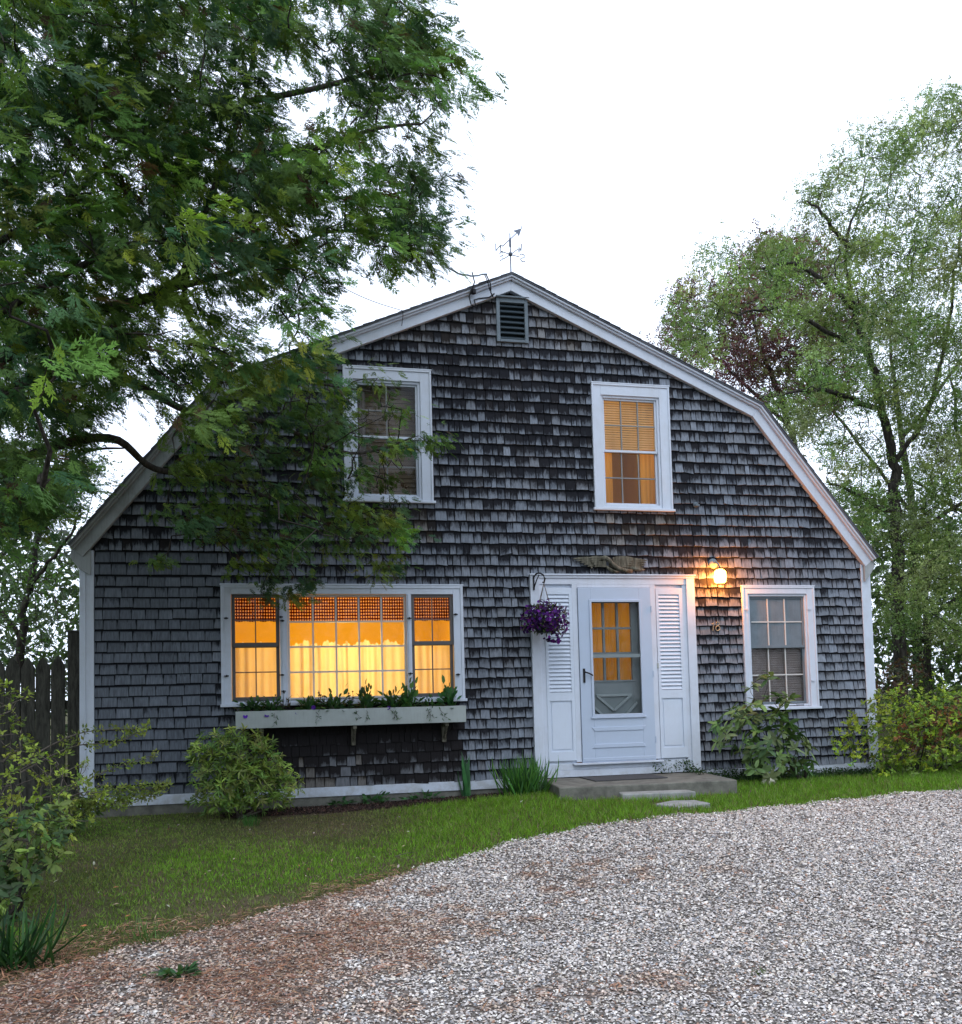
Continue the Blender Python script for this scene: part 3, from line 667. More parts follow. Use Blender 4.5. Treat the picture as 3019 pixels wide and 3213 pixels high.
def frond(seed):                                        # flat cedar spray, axis +x, lying in xy
    r = np.random.default_rng(seed); V = []; F = []
    def rh(x, y, ang, L, w, z0):
        d = np.array([cos(ang), sin(ang), 0.0]); n = np.array([-sin(ang), cos(ang), 0.0]); p = np.array([x, y, z0]); o = len(V)
        drop = np.array([0, 0, (-0.3*L*L-0.05*L)*r.uniform(0.3, 1.7)])
        V.extend([tuple(p), tuple(p+d*L*0.4+n*w+drop*0.3), tuple(p+d*L+drop), tuple(p+d*L*0.4-n*w+drop*0.3)]); F.append((o, o+1, o+2, o+3))
    bend = r.normal(0, 0.25)
    def ax(t): return t*cos(bend*t), t*sin(bend*t), -0.25*t*t
    rh(0, 0, bend*0.5, 1.0, 0.02, 0)
    m = 7
    for k in range(m):
        for sgn in (1, -1):
            if r.random() < 0.12: continue
            t = 0.1+0.82*k/m+r.uniform(-0.03, 0.05); x, y, z = ax(t); L = (0.40-0.035*k)*r.uniform(0.55, 1.3)
            ang = bend*t+sgn*r.uniform(0.4, 0.8); rh(x, y, ang, L, 0.026, z)
            for q in (0.25, 0.5, 0.75):
                for s2 in (1, -1):
                    px, py = x+cos(ang)*L*q, y+sin(ang)*L*q
                    rh(px, py, ang+s2*r.uniform(0.4, 0.85), L*r.uniform(0.25, 0.5), 0.021, z-0.03*q)
    return V, F
FRONDS = [frond(s_) for s_ in (1, 2, 3, 4)]


def grow(mb, roots, targets, r_tip=0.004, r_k=0.007, nseg=4, sag=0.06, sides=4, wob=0.05, rmax=0.05):
    nodes = [np.array(p, float) for p in roots]; N0 = np.array(nodes)
    T = np.array(targets); dd = np.min(np.linalg.norm(T[:, None]-N0[None], axis=2), axis=1)
    A = np.array(nodes)
    for i in np.argsort(dd):
        t = T[i]; v = A-t; d = np.linalg.norm(v, axis=1); j = int(np.argmin(d)); a = A[j]; L = d[j]
        if L < 0.03: continue
        pts = []
        for k in range(nseg+1):
            s = k/nseg; p = a+(t-a)*s; w = sin(pi*s)
            p = p+rng.normal(0, wob*L*0.5, 3)*w; p[2] += sag*L*w; pts.append(p)
        mb.tube(pts, min(rmax, r_tip+r_k*L), sides, r_tip, cap=False)
        A = np.vstack([A, pts[1:]])
def inpoly(px, py, poly):
    poly = np.array(poly, float); x, y = np.asarray(px), np.asarray(py); c = np.zeros(len(x), bool); n = len(poly); j = n-1
    for i in range(n):
        xi, yi = poly[i]; xj, yj = poly[j]
        c ^= ((yi > y) != (yj > y)) & (x < (xj-xi)*(y-yi)/((yj-yi) if yj != yi else 1e-9)+xi); j = i
    return c
def in_region(n, poly, y0, y1, holes=(), mind=0.0, bias=None):     # points of a crown: outline as seen, depths spread through it
    poly = np.array(poly, float); x0, x1, z0, z1 = poly[:, 0].min(), poly[:, 0].max(), poly[:, 1].min(), poly[:, 1].max()
    out = []; tries = 0
    while len(out) < n and tries < n*60:
        tries += 1
        a, b = rng.uniform(x0, x1), rng.uniform(z0, z1)
        if not inpoly([a], [b], poly)[0] or any(inpoly([a], [b], h)[0] for h in holes): continue
        p = P(a, b, rng.uniform(y0, y1))
        if mind and out and min(np.linalg.norm(np.array(out)-p, axis=1)) < mind: continue
        out.append(p)
    return np.array(out)

# ------------------------------------------------------------------ things on the facade
# wall lantern
wl = empty('wall_lantern', (5.22, -0.03, 2.62), 'lit wall lantern glowing orange right of the white door surround', 'lamp')
b = MB(); b.lathe([(0.055, 0.0), (0.06, -0.012), (0.045, -0.03), (0.02, -0.038)], (5.215, -0.02, 2.925), 'y', 18); b.tube([(5.215,-0.05,2.925),(5.215,-0.10,2.93),(5.222,-0.15,2.90),(5.23,-0.155,2.86)], 0.009, 8)
b.build('wall_bracket', M['vent'], wl, smooth=True)
b = MB(); c = (5.235, -0.155, 2.66)
b.lathe([(0.02, 0.20), (0.042, 0.19), (0.046, 0.18), (0.03, 0.178)], c); b.lathe([(0.02, 0.0), (0.035, 0.0), (0.04, 0.01), (0.02, 0.012)], c)
for k in range(4): a = k*pi/2+0.5; b.tube([(c[0]+0.04*cos(a), c[1]+0.04*sin(a), c[2]+0.0), (c[0]+0.08*cos(a), c[1]+0.08*sin(a), c[2]+0.09), (c[0]+0.04*cos(a), c[1]+0.04*sin(a), c[2]+0.19)], 0.003, 5)
b.build('cage', M['iron'], wl)
b = MB(); b.lathe([(0.04, 0.012), (0.066, 0.03), (0.076, 0.09), (0.068, 0.15), (0.04, 0.177)], c, n=20); b.build('glowing_jar', m_jar('lit_lantern_glass', (1.0, 0.52, 0.085), 17), wl, smooth=True)
lamp('lantern_light', (5.235, -0.155, 2.75), 85, (1.0, 0.27, 0.035), 0.05)

# house number
hn = empty('house_number', (5.225, -0.022, 2.12), 'small brass house number 18 on the shingles right of the door', 'number')
b = MB(); b.tube([(5.168,-0.026,2.205),(5.185,-0.026,2.212),(5.197,-0.026,2.232),(5.193,-0.026,2.19),(5.182,-0.026,2.128)], 0.0065, 6); b.build('digit', M['brass'], hn)
b = MB()
for rr_, zc_ in ((0.0205, 2.209), (0.0265, 2.157)): b.tube([(5.245+rr_*cos(2*pi*k/16), -0.028, zc_+rr_*1.05*sin(2*pi*k/16)) for k in range(17)], 0.0062, 6, cap=False)
b.tube([(5.245-0.012, -0.029, 2.183), (5.245+0.012, -0.029, 2.183)], 0.006, 6); b.build('digit', M['brass'], hn)

# carved eagle plaque
eg = empty('carved_eagle', (3.91, -0.03, 2.80), 'weathered carved wooden eagle with spread wings above the door', 'carving')
b = MB()
def feather(mb, a, c_, w, y, th=0.014, curve=0.0):
    a, c_ = np.array(a), np.array(c_); d = c_-a; L = np.linalg.norm(d); d /= L; n = np.array([-d[1], d[0]])
    prof = [(0, 0.5), (0.15, 0.9), (0.5, 1.0), (0.8, 0.75), (0.95, 0.35), (1, 0.05)]
    up = [tuple(a+d*L*t+n*(w/2*k+curve*sin(pi*t))) for t, k in prof]; dn = [tuple(a+d*L*t+n*(-w/2*k+curve*sin(pi*t))) for t, k in prof][::-1]
    mb.prism((dn[::-1]+up[::-1])[::-1][::-1], y-th, y+0.012)
for k in range(6):
    feather(b, (3.80-0.02*k, 2.955-0.018*k), (3.46+0.045*k, 2.958-0.021*k), 0.030, -0.045-0.003*(5-k), curve=-0.012)
for k in range(5): feather(b, (3.86, 2.965-0.022*k), (3.64+0.02*k, 2.968-0.024*k), 0.034, -0.058-0.002*(4-k), curve=-0.012)
for k in range(7):
    feather(b, (3.98+0.01*k, 2.965-0.018*k), (4.365-0.012*k, 2.945-0.020*k), 0.030, -0.045-0.003*(6-k), curve=0.010)
for k in range(5): feather(b, (3.94, 2.968-0.022*k), (4.20-0.01*k, 2.97-0.026*k), 0.034, -0.058-0.002*(4-k), curve=0.010)
b.build('wing', M['wood'], eg, bevel=0.003)
b = MB(); b.tube([(3.80,-0.06,2.955),(3.85,-0.075,2.975),(3.89,-0.08,2.95),(3.93,-0.08,2.90),(4.00,-0.07,2.855),(4.10,-0.06,2.83),(4.18,-0.05,2.825)], 0.030, 10, 0.022)
b.tube([(3.82,-0.075,2.965),(3.79,-0.08,2.955),(3.78,-0.078,2.935)], 0.016, 7, 0.003)
feather(b, (3.86, 2.88), (4.02, 2.812), 0.035, -0.055, curve=-0.02); feather(b, (3.90, 2.90), (4.14, 2.822), 0.035, -0.06, curve=-0.02); feather(b, (4.05, 2.87), (4.34, 2.84), 0.045, -0.05)
b.build('body', M['wood'], eg, smooth=True)

# hanging basket and its bracket
bk = MB(); bx, by = 3.025, -0.34
bk.box(2.985, 3.0, -0.075, -0.055, 2.60, 2.76); bk.tube([(2.992,-0.07,2.745),(3.00,-0.16,2.775),(3.01,-0.26,2.765),(3.025,-0.33,2.735),(3.035,-0.355,2.69),(3.025,-0.345,2.645),(3.015,-0.335,2.655)], 0.0095, 7)
bk.tube([(2.992,-0.07,2.62),(3.0,-0.15,2.70),(3.01,-0.22,2.75)], 0.007, 6)
tag(bk.build('basket_hook', M['iron']), 'black iron plant hook fixed to the white trim left of the door', 'hook')
hb = empty('hanging_basket', (bx, by, 2.02), 'hanging basket of dark purple petunias beside the front door', 'hanging plant')
b = MB()
for k in range(4): a = k*pi/2+0.4; b.tube([(bx,by,2.64),(bx+0.145*cos(a),by+0.145*sin(a),2.24)], 0.0035, 4)
b.build('hanger', M['twig'], hb)
b = MB(); b.lathe([(0.09, 2.10), (0.14, 2.2), (0.15, 2.25), (0.14, 2.25)], (bx, by, 0), n=18); b.build('pot', M['iron'], hb, smooth=True)
n = 420; th = rng.uniform(0, 2*pi, n); ph = rng.uniform(-0.9, 1.2, n); rr = 0.24*rng.uniform(0.55, 1.08, n)
pos = np.stack([bx+rr*1.08*np.cos(th)*np.cos(ph*0.7), by+rr*np.sin(th)*np.cos(ph*0.7), 2.235+0.155*np.sin(ph)*rr/0.22], 1)
add = np.stack([bx+rng.normal(-0.01, 0.05, 40), by+rng.normal(0, 0.05, 40), rng.uniform(2.33, 2.46, 40)], 1)
add2 = np.stack([bx+rng.normal(0.08, 0.05, 30), by+rng.normal(-0.1, 0.04, 30), rng.uniform(1.98, 2.1, 30)], 1)
fp = np.vstack([pos, add, add2]); out = fp-np.array([bx, by, 2.2]); out[:, 1] -= 0.05
FV = [(0, 0, -0.25)]+[(cos(2*pi*k/10)*(1.0 if k % 2 == 0 else 0.8), sin(2*pi*k/10)*(1.0 if k % 2 == 0 else 0.8), 0.05) for k in range(10)]
FT = [(0, 1+k, 1+(k+1) % 10) for k in range(10)]
dz = out/np.linalg.norm(out, axis=1, keepdims=True)+rng.normal(0, 0.35, out.shape)
Rz = frames(np.cross(dz, rdir(len(dz))), dz)
V, F, T = scatter(FV, FT, fp, Rz, rng.uniform(0.016, 0.026, len(fp)), tints(len(fp), [(0.05,0.01,0.13), (0.09,0.015,0.19), (0.03,0.006,0.07), (0.14,0.02,0.24)], 0.3))
mesh('petunia_flowers', V, F, M['petal'], hb, tint=T)['kind'] = 'stuff'
n = 620; th = rng.uniform(0, 2*pi, n); ph = rng.uniform(-1.0, 1.3, n); rr = 0.215*rng.uniform(0.3, 1.1, n)
pos = np.stack([bx+rr*1.05*np.cos(th)*np.cos(ph*0.7), by+rr*np.sin(th)*np.cos(ph*0.7), 2.235+0.15*np.sin(ph)], 1)
V, F, T = scatter(LANCE_V, LANCE_T, pos, frames(pos-np.array([bx, by, 2.2])+rng.normal(0, 0.1, pos.shape), rdir(n, 1)), rng.uniform(0.035, 0.06, n), tints(n, [(0.03,0.06,0.02), (0.06,0.09,0.03), (0.10,0.08,0.05)]))
mesh('petunia_leaves', V, F, M['leaf'], hb, tint=T)

# window box
wb = empty('window_box', (0.95, -0.15, 1.15), 'long faded grey wooden planter box below the wide window', 'planter')
b = MB(); bx0, bx1 = -0.255, 2.135; by0, by1 = -0.27, -0.072
b.box(bx0, bx1, by0, by0+0.02, 1.155, 1.33); b.box(bx0, bx1, by1-0.02, by1, 1.155, 1.33); b.box(bx0, bx0+0.02, by0+0.02, by1-0.02, 1.155, 1.33); b.box(bx1-0.02, bx1, by0+0.02, by1-0.02, 1.155, 1.33); b.box(bx0+0.02, bx1-0.02, by0+0.02, by1-0.02, 1.155, 1.175)
b.build('box', M['boxpaint'], wb, bevel=0.003)
b = MB(); b.box(bx0+0.021, bx1-0.021, by0+0.021, by1-0.021, 1.2, 1.305); b.build('soil', M['soil'], wb)
for cx in (0.0, 0.95, 1.93):
    b = MB(); b.box(cx-0.022, cx+0.022, -0.075, -0.024, 0.94, 1.152); b.prism([(0, 0)]*0 or [(cx-0.018, 1.152), (cx+0.018, 1.152), (cx+0.018, 1.12), (cx-0.018, 1.12)], -0.25, -0.075)
    b.tube([(cx,-0.24,1.13),(cx,-0.06,0.97)], 0.016, 4); b.build('bracket', M['wood'], wb)
def small_plant(name, c, label, n, size, spread, h, cols, mat='leaf', tpl=(LANCE_V, LANCE_T), group=None, flowers=0, stalks=0, trail=0, cat='plant', wide=1.7, fcol=(0.08, 0.02, 0.30)):
    root = empty(name, c, label, cat, group); c = np.array(c, float)
    n = int(n*1.7); h = h*1.15
    p = np.stack([rng.normal(0, spread*0.5, n), rng.normal(0, spread*0.3, n), np.abs(rng.normal(0, h*0.5, n))+0.005], 1)+c
    d = (p-c)*np.array([1, 1, 0.8])+rng.normal(0, 0.02, p.shape)+np.array([0, 0, 0.01])
    tv = [(v[0], v[1]*wide, v[2]) for v in tpl[0]]
    V, F, T = scatter(tv, tpl[1], p, frames(d, rdir(n, 1.5)), rng.uniform(0.7, 1.2, n)*size, tints(n, cols))
    mesh('leaves', V, F, M[mat], root, tint=T)
    b = MB()
    for k in range(max(3, n//12)): q = p[k]; b.tube([c+np.array([0, 0, -0.01]), (c+q)/2+np.array([0, 0, 0.01]), q], 0.0025, 4)
    for k in range(stalks):
        a = c+np.array([rng.normal(0, spread*0.5), rng.normal(0, 0.02), 0]); t = a+np.array([rng.normal(0, 0.025), rng.normal(0, 0.02), rng.uniform(0.10, 0.21)])
        b.tube([c-np.array([0, 0, 0.012]), a-np.array([0, 0, 0.008])], 0.003, 4); b.tube([a-np.array([0, 0, 0.008]), a, (a+t)/2+rng.normal(0, 0.006, 3), t], 0.004, 4, 0.002)
        for s in range(5): e = a+(t-a)*rng.uniform(0.4, 1); b.tube([e, e+rng.normal(0, 0.022, 3)], 0.003, 4, 0.001)
        b.lathe([(0.003, -0.01), (0.011, 0.0), (0.004, 0.007)], t, n=6)
    for k in range(trail):
        a = c+np.array([rng.uniform(-spread, spread), -0.08, 0.0]); pts = [a]
        for s in range(6): pts.append(pts[-1]+np.array([rng.normal(0, 0.018), -0.022 if s < 2 else -0.002, 0.008 if s < 1 else -0.022]))
        b.tube(pts, 0.002, 4)
        q = np.array(pts[2:]); q = np.repeat(q, 2, 0)+rng.normal(0, 0.009, (len(q)*2, 3)); V, F, T = scatter(LANCE_V, LANCE_T, q, frames(rdir(len(q)), rdir(len(q))), rng.uniform(0.026, 0.042, len(q)), tints(len(q), cols)); b2 = mesh('trailing_leaves', V, F, M[mat], root, tint=T)
    b.build('stems', M['twig'] if not stalks else M['bark'], root)
    if flowers:
        q = c+np.stack([rng.normal(0, spread*0.6, flowers), rng.uniform(-0.12, -0.07, flowers), rng.uniform(-0.03, 0.05, flowers)], 1)
        dz = np.array([[0, -1, 0.3]])+rng.normal(0, 0.3, (flowers, 3)); 
        for k in range(flowers): V, F, T = scatter(FV, FT, q[k:k+1], frames(np.cross(dz[k:k+1], rdir(1)), dz[k:k+1]), [0.026], tints(1, [fcol])); mesh('flower', V, F, M['petal'], root, tint=T)
    return root
gp = 'bedding plants in the window box'
GC = [(0.035,0.10,0.03), (0.05,0.13,0.04), (0.03,0.075,0.03)]
bz = 1.305
small_plant('box_plant', (-0.09, -0.16, bz), 'dark leafy plant with a violet bloom at the left end of the planter box', 60, 0.065, 0.12, 0.10, GC, group=gp, flowers=2)
small_plant('box_plant', (0.10, -0.16, bz), 'dense dark green clump, second plant from the planter\'s left end', 60, 0.065, 0.10, 0.09, GC, group=gp, flowers=3, trail=1)
small_plant('dead_stalks', (0.24, -0.17, bz), 'brown dried flower stalks between the planter\'s left clumps', 8, 0.04, 0.07, 0.10, [(0.06,0.05,0.03)], group=gp, stalks=5)
small_plant('box_plant', (0.48, -0.16, bz), 'leafy clump with violet flower beneath the second column of panes', 55, 0.07, 0.09, 0.12, GC, group=gp, flowers=2, trail=1)
small_plant('dead_stalks', (0.62, -0.17, bz), 'dried reddish stalks left of the planter\'s big middle clump', 8, 0.04, 0.06, 0.12, [(0.06,0.04,0.03)], group=gp, stalks=4)
small_plant('box_plant', (0.76, -0.16, bz), 'broad rounded rosette of green leaves left of the planter\'s middle', 75, 0.075, 0.12, 0.12, GC, group=gp)
small_plant('dead_stalks', (0.91, -0.15, bz), 'thin dried stalk pair just left of the planter\'s middle', 6, 0.04, 0.05, 0.1, [(0.06,0.05,0.03)], group=gp, stalks=3)
small_plant('box_plant', (1.08, -0.16, bz), 'upright green clump with a vine trailing over the planter\'s middle', 55, 0.075, 0.07, 0.14, GC, group=gp, trail=2)
small_plant('box_plant', (1.36, -0.16, bz), 'wide leafy clump right of the planter\'s middle with one trailing vine', 85, 0.07, 0.13, 0.12, GC, group=gp, trail=2, flowers=1)
small_plant('box_plant', (1.54, -0.16, bz), 'tall bright green clump below the right narrow sash', 50, 0.08, 0.07, 0.17, [(0.05,0.14,0.04), (0.07,0.18,0.05)], group=gp)
small_plant('box_plant', (1.75, -0.16, bz), 'thin straggly plant trailing small leaves over the planter front', 45, 0.055, 0.12, 0.10, GC, group=gp, trail=3)
small_plant('box_plant', (1.98, -0.16, bz), 'upright broad leaved plant at the right end of the planter box', 50, 0.09, 0.07, 0.15, [(0.04,0.13,0.05), (0.05,0.16,0.05)], group=gp)

# weathervane
vx, vy = 2.828, -0.06
wv = empty('weathervane', (vx, vy, 6.15), 'grey iron weathervane with compass letters and arrow on the gable peak', 'weathervane')
b = MB(); b.tube([(vx, vy, 6.15), (vx, vy, 6.70)], 0.0085, 8, 0.006); b.lathe([(0.008, 0), (0.022, 0.01), (0.026, 0.03), (0.012, 0.05)], (vx, vy, 6.43), n=10); b.lathe([(0.006, 0), (0.014, 0.02), (0.014, 0.10), (0.006, 0.12)], (vx, vy, 6.53), n=8)
b.box(vx-0.02, vx+0.02, vy-0.02, vy+0.02, 6.13, 6.2); b.build('mast', M['vane'], wv)
b = MB(); ax = np.array([0.93, 0.36, -0.0]); 
for sg in (1, -1): b.tube([np.array([vx, vy, 6.45]), np.array([vx, vy, 6.45])+ax*0.08*sg+np.array([0, 0, 0.004]), np.array([vx, vy, 6.455])+ax*0.13*sg], 0.005, 6)
ay = np.array([-0.36, 0.93, 0])
for sg in (1, -1): b.tube([np.array([vx, vy, 6.45]), np.array([vx, vy, 6.455])+ay*0.14*sg], 0.005, 6)
b.build('compass_arms', M['vane'], wv)
def letter(strokes, c, a, s, up=np.array([0, 0, 1.0])):
    q = MB()
    for st_ in strokes: q.tube([c+a*x*s+up*y_*s for x, y_ in st_], 0.0055, 5)
    q.build('compass_letter', M['vane'], wv)
o_ = np.array([vx, vy, 6.455])
letter([[(-0.4, -0.5), (-0.4, 0.5)], [(-0.4, -0.5), (0.4, 0.5)], [(0.4, 0.5), (0.4, -0.5)]], o_-ax*0.17+np.array([0, 0, 0.03]), ax, 0.085)
sp = [(-0.42, 0.35), (-0.2, 0.5), (0.15, 0.5), (0.38, 0.32), (0.3, 0.1), (0.0, 0.0), (-0.3, -0.12), (-0.38, -0.32), (-0.15, -0.5), (0.2, -0.5), (0.42, -0.35)]
letter([sp], o_+ax*0.175+np.array([0, 0, 0.0]), ax, 0.085)
letter([[(0.35, 0.5), (-0.35, 0.5), (-0.35, -0.5), (0.35, -0.5)], [(-0.35, 0), (0.2, 0)]], o_+ay*0.18+np.array([0, 0, 0.05]), ay, 0.09)
letter([[(-0.45, 0.5), (-0.22, -0.5), (0, 0.2), (0.22, -0.5), (0.45, 0.5)]], o_-ay*0.18+np.array([0, 0, -0.01]), ay, 0.08)
b = MB(); dv = np.array([0.62, -0.35, 0.12]); dv /= np.linalg.norm(dv); c0 = np.array([vx, vy, 6.63]); dv = np.array([0.60, -0.25, 0.76]); dv /= np.linalg.norm(dv)
dv = np.array([0.55, 0.30, 0.62]); dv /= np.linalg.norm(dv)
b.tube([c0-dv*0.17, c0, c0+dv*0.16], 0.006, 6); 
pn = np.array([-dv[2], 0, dv[0]]); pn /= np.linalg.norm(pn)
tip = c0+dv*0.27; bs = c0+dv*0.14
V = [tip, bs+pn*0.045, bs+dv*0.02, bs-pn*0.045]; yv = np.array([0, 0.004, 0])
b.add([v-yv for v in V]+[v+yv for v in V], [(0,1,2,3),(7,6,5,4),(0,4,5,1),(1,5,6,2),(2,6,7,3),(3,7,4,0)])
b.tube([tip, tip+np.array([0.0, 0, 0.05])], 0.006, 5, 0.001)
b.tube([c0-dv*0.17, c0-dv*0.17+pn*0.025, c0-dv*0.21+pn*0.01], 0.005, 5); b.build('arrow', M['vane'], wv)

# service cable
cb = empty('service_cable', (2.36, -0.14, 5.7), 'grey overhead service cable dropping to the gable with dark loops', 'cable')
b = MB(); a0 = P(700, 455, -1.9); a1 = P(838, 492, -1.2); e = np.array([2.50, -0.20, 6.13])
pts = [a0+(a1-a0)*t for t in (0, 0.5)]+[a1+(e-a1)*t-np.array([0, 0, 0.10*sin(pi*t)]) for t in np.linspace(0, 1, 14)]
b.tube([p+rng.normal(0, 0.004, 3) for p in pts], 0.0095, 6); b.build('main_cable', M['vent'], cb)
b = MB(); 
b.tube([(2.34,-0.2,6.16-0.02),(2.36,-0.22,6.02),(2.33,-0.18,5.93),(2.31,-0.15,5.88),(2.34,-0.12,5.80),(2.40,-0.10,5.79),(2.38,-0.10,5.87),(2.44,-0.08,5.90),(2.56,-0.08,5.92),(2.62,-0.08,5.97)], 0.0075, 6)
b.tube([(2.50,-0.20,6.13),(2.54,-0.22,6.02),(2.56,-0.16,5.94),(2.60,-0.09,5.93)], 0.0075, 6); b.tube([(2.48,-0.20,6.13),(2.51,-0.22,6.04),(2.55,-0.16,5.96)], 0.006, 6)
b.lathe([(0.01, 0), (0.03, 0.01), (0.035, 0.05), (0.015, 0.07)], (2.36, -0.15, 5.91), n=10); b.build('cable_loops', M['iron'], cb)
a0 = P(600, 520, -1.6); e = P(782, 603, -0.14)
b = MB(); b.tube([a0+(e-a0)*t-np.array([0, 0, 0.05*sin(pi*t)]) for t in np.linspace(0, 1, 12)]+[e+np.array([0.0, -0.01, -0.06]), e+np.array([-0.01, 0.03, -0.16])], 0.004, 5)
tag(b.build('thin_wire', M['iron']), 'thin dark wire running from the cedar to the left rake board', 'wire')
b = MB(); b.lathe([(0.03, 0), (0.035, -0.02), (0.025, -0.04)], (5.02, -0.02, 3.62), 'y', 10); b.box(5.0, 5.05, -0.08, -0.04, 3.60, 3.62)
tag(b.build('wall_fitting', M['vent']), 'small grey fitting on the shingles right of the lit upper window', 'fitting')

# fence by the left corner
fc = empty('picket_fence', (-2.6, 0.55, 0.25), 'dark weathered stockade fence with pointed boards left of the house', 'fence')
fy = 0.5
b = MB(); p0 = P(146, 1228, fy); b.box(p0[0]-0.065, p0[0]+0.065, fy-0.06, fy+0.06, 0.2, p0[2]); b.box(p0[0]-0.075, p0[0]+0.075, fy-0.07, fy+0.07, p0[2], p0[2]+0.02)
b.build('post', M['fence'], fc, bevel=0.005)
x = p0[0]-0.09; k = 0
while x > -5.2:
    w = random.uniform(0.142, 0.155); zt = P(100, 1272, fy)[2]+random.uniform(-0.03, 0.03)-0.02*(k % 3); zb = 0.22; t = random.gauss(0, 0.006)
    b = MB(); xa, xb = x-w, x-0.010
    b.prism([(xa+t, zb), (xb+t, zb), (xb, zt-0.11), (xb-0.04, zt-0.03), ((xa+xb)/2, zt), (xa+0.04, zt-0.03), (xa, zt-0.11)], fy-0.012, fy+0.012)
    b.build('fence_board', M['fence'], fc); x -= w; k += 1
b = MB(); b.box(-5.2, p0[0], fy+0.013, fy+0.05, 0.6, 0.69); b.box(-5.2, p0[0], fy+0.013, fy+0.05, 1.4, 1.49); b.build('rail', M['fence'], fc)

# stone by the rhododendron
gp_ = G(1491, 1524)
import bmesh
bm = bmesh.new(); bmesh.ops.create_icosphere(bm, subdivisions=3, radius=1.0)
for v in bm.verts: 
    c = v.co; k = 1+0.13*sin(c.x*3.1+c.y*2)+0.09*sin(c.z*5+c.x*4); v.co = (c.x*0.075*k, c.y*0.06*k, c.z*0.058*k)
V = np.array([v.co[:] for v in bm.verts])+gp_+np.array([0, 0, 0.035]); F = [tuple(v.index for v in f.verts) for f in bm.faces]; bm.free()
tag(mesh('white_rock', V, F, m_flat('chalky_quartz', (0.62, 0.60, 0.48), 0.9, var=0.35, scale=30), smooth=True), 'pale cream rock at the lawn edge under the rhododendron', 'rock')
# ------------------------------------------------------------------ ground
def lin(*segs):
    out = []
    for a, b, n in segs: out += list(np.linspace(a, b, n, endpoint=False))
    return out
gx = lin((-400, -60, 6), (-60, -12, 10), (-12, -4, 16), (-4, 11, 190), (11, 20, 16), (20, 60, 10), (60, 401, 6))+[401]
gy = lin((-400, -60, 6), (-60, -13, 10), (-13, -8, 12), (-8, 1, 130), (1, 12, 20), (12, 60, 10), (60, 401, 6))+[401]
GX, GY = np.meshgrid(gx, gy); GZ = gh(GX, GY)
GZ = np.where((GX > -1.66) & (GX < 7.25) & (GY > 0.05) & (GY < 7.9), GZ-0.1, GZ)
nx, ny = len(gx), len(gy)
V = np.stack([GX.ravel(), GY.ravel(), GZ.ravel()], 1); I = np.arange(nx*ny).reshape(ny, nx)
F = np.stack([I[:-1, :-1].ravel(), I[:-1, 1:].ravel(), I[1:, 1:].ravel(), I[1:, :-1].ravel()], 1)
q = N('lawn_soil'); a = q.noise(1.6, 6, 0.65); b_ = q.noise(14, 5, 0.7); c_ = q.noise(90, 3, 0.7)
c = q.mix(q.ramp(a, (0.40, 0.0), (0.6, 1.0)), (0.065, 0.085, 0.028), (0.115, 0.095, 0.06))
c = q.mix(q.ramp(b_, (0.35, 0.6), (0.65, 0.0)), c, (0.04, 0.03, 0.02)); c = q.mix(1.0, c, q.ramp(c_, (0.3, 0.55), (0.7, 1.5)), 'MULTIPLY')
M['lawn'] = q.end(q.bsdf(c, 1.0, normal=q.bump(c_, 0.8, 0.01), spec=0.05))
tag(mesh('ground', V, F, M['lawn'], smooth=True), kind='structure')

# gravel edge as a curve y_edge(x)
EP = [G(*p) for p in ((1868, 1534), (1700, 1546), (1500, 1567), (1385, 1579), (1300, 1584), (1200, 1598), (1100, 1612), (1000, 1634), (900, 1662), (800, 1692), (700, 1722), (600, 1754), (500, 1778), (400, 1805), (300, 1832), (220, 1850), (140, 1868), (60, 1890), (-20, 1925), (-120, 1970))]
EP = sorted([(p[0], p[1]) for p in EP]); ex = np.array([p[0] for p in EP]); ey = np.array([p[1] for p in EP])
ex = np.concatenate([[ex[0]-0.8, ex[0]-0.4], ex, [ex[-1]+4]]); ey = np.concatenate([[-14.0, ey[0]-1.2], ey, [ey[-1]+0.55]])
def yedge(x): return np.interp(x, ex, ey)+0.035*np.sin(x*7.3)+0.025*np.sin(x*17.1+1)
xs = np.arange(ex[0]+0.02, ex[-1], 0.06); V = []; 
rows = 60
for i, x in enumerate(xs):
    ye = yedge(x); y = ye-(ye+14.0)*(np.linspace(0, 1, rows)**1.6); z = gh(np.full(rows, x), y)+0.004
    V.append(np.stack([np.full(rows, x), y, z], 1))
V = np.concatenate(V); I = np.arange(len(xs)*rows).reshape(len(xs), rows)
F = np.stack([I[:-1, :-1].ravel(), I[:-1, 1:].ravel(), I[1:, 1:].ravel(), I[1:, :-1].ravel()], 1)
BED_M = None
q = N('gravel_bed'); vo_ = q.n('ShaderNodeTexVoronoi', {'Vector': q.coord(), 'Scale': 48.0}); v3 = q.n('ShaderNodeSeparateColor', {0: vo_.outputs['Color']})
c = q.ramp(v3.outputs[0], (0.0, (0.10, 0.09, 0.08)), (0.35, (0.17, 0.155, 0.14)), (0.7, (0.25, 0.23, 0.21)), (1.0, (0.34, 0.32, 0.30)))
d_ = vo_.outputs['Distance']; c = q.mix(q.ramp(d_, (0.35, 0.0), (0.75, 0.7)), c, (0.06, 0.05, 0.042)); nb = q.noise(60, 4, 0.7)
c = q.mix(q.math('MULTIPLY', q.n('ShaderNodeSeparateColor', {0: q.attr()}).outputs[0], 0.85), c, q.ramp(nb, (0.3, (0.05, 0.028, 0.02)), (0.7, (0.20, 0.11, 0.075))))
M['gravelbed'] = q.end(q.bsdf(c, 0.95, normal=q.bump(q.ramp(d_, (0.0, 1.0), (0.8, 0.0)), 0.8, 0.012), spec=0.1))
DRIVE = (V, F)

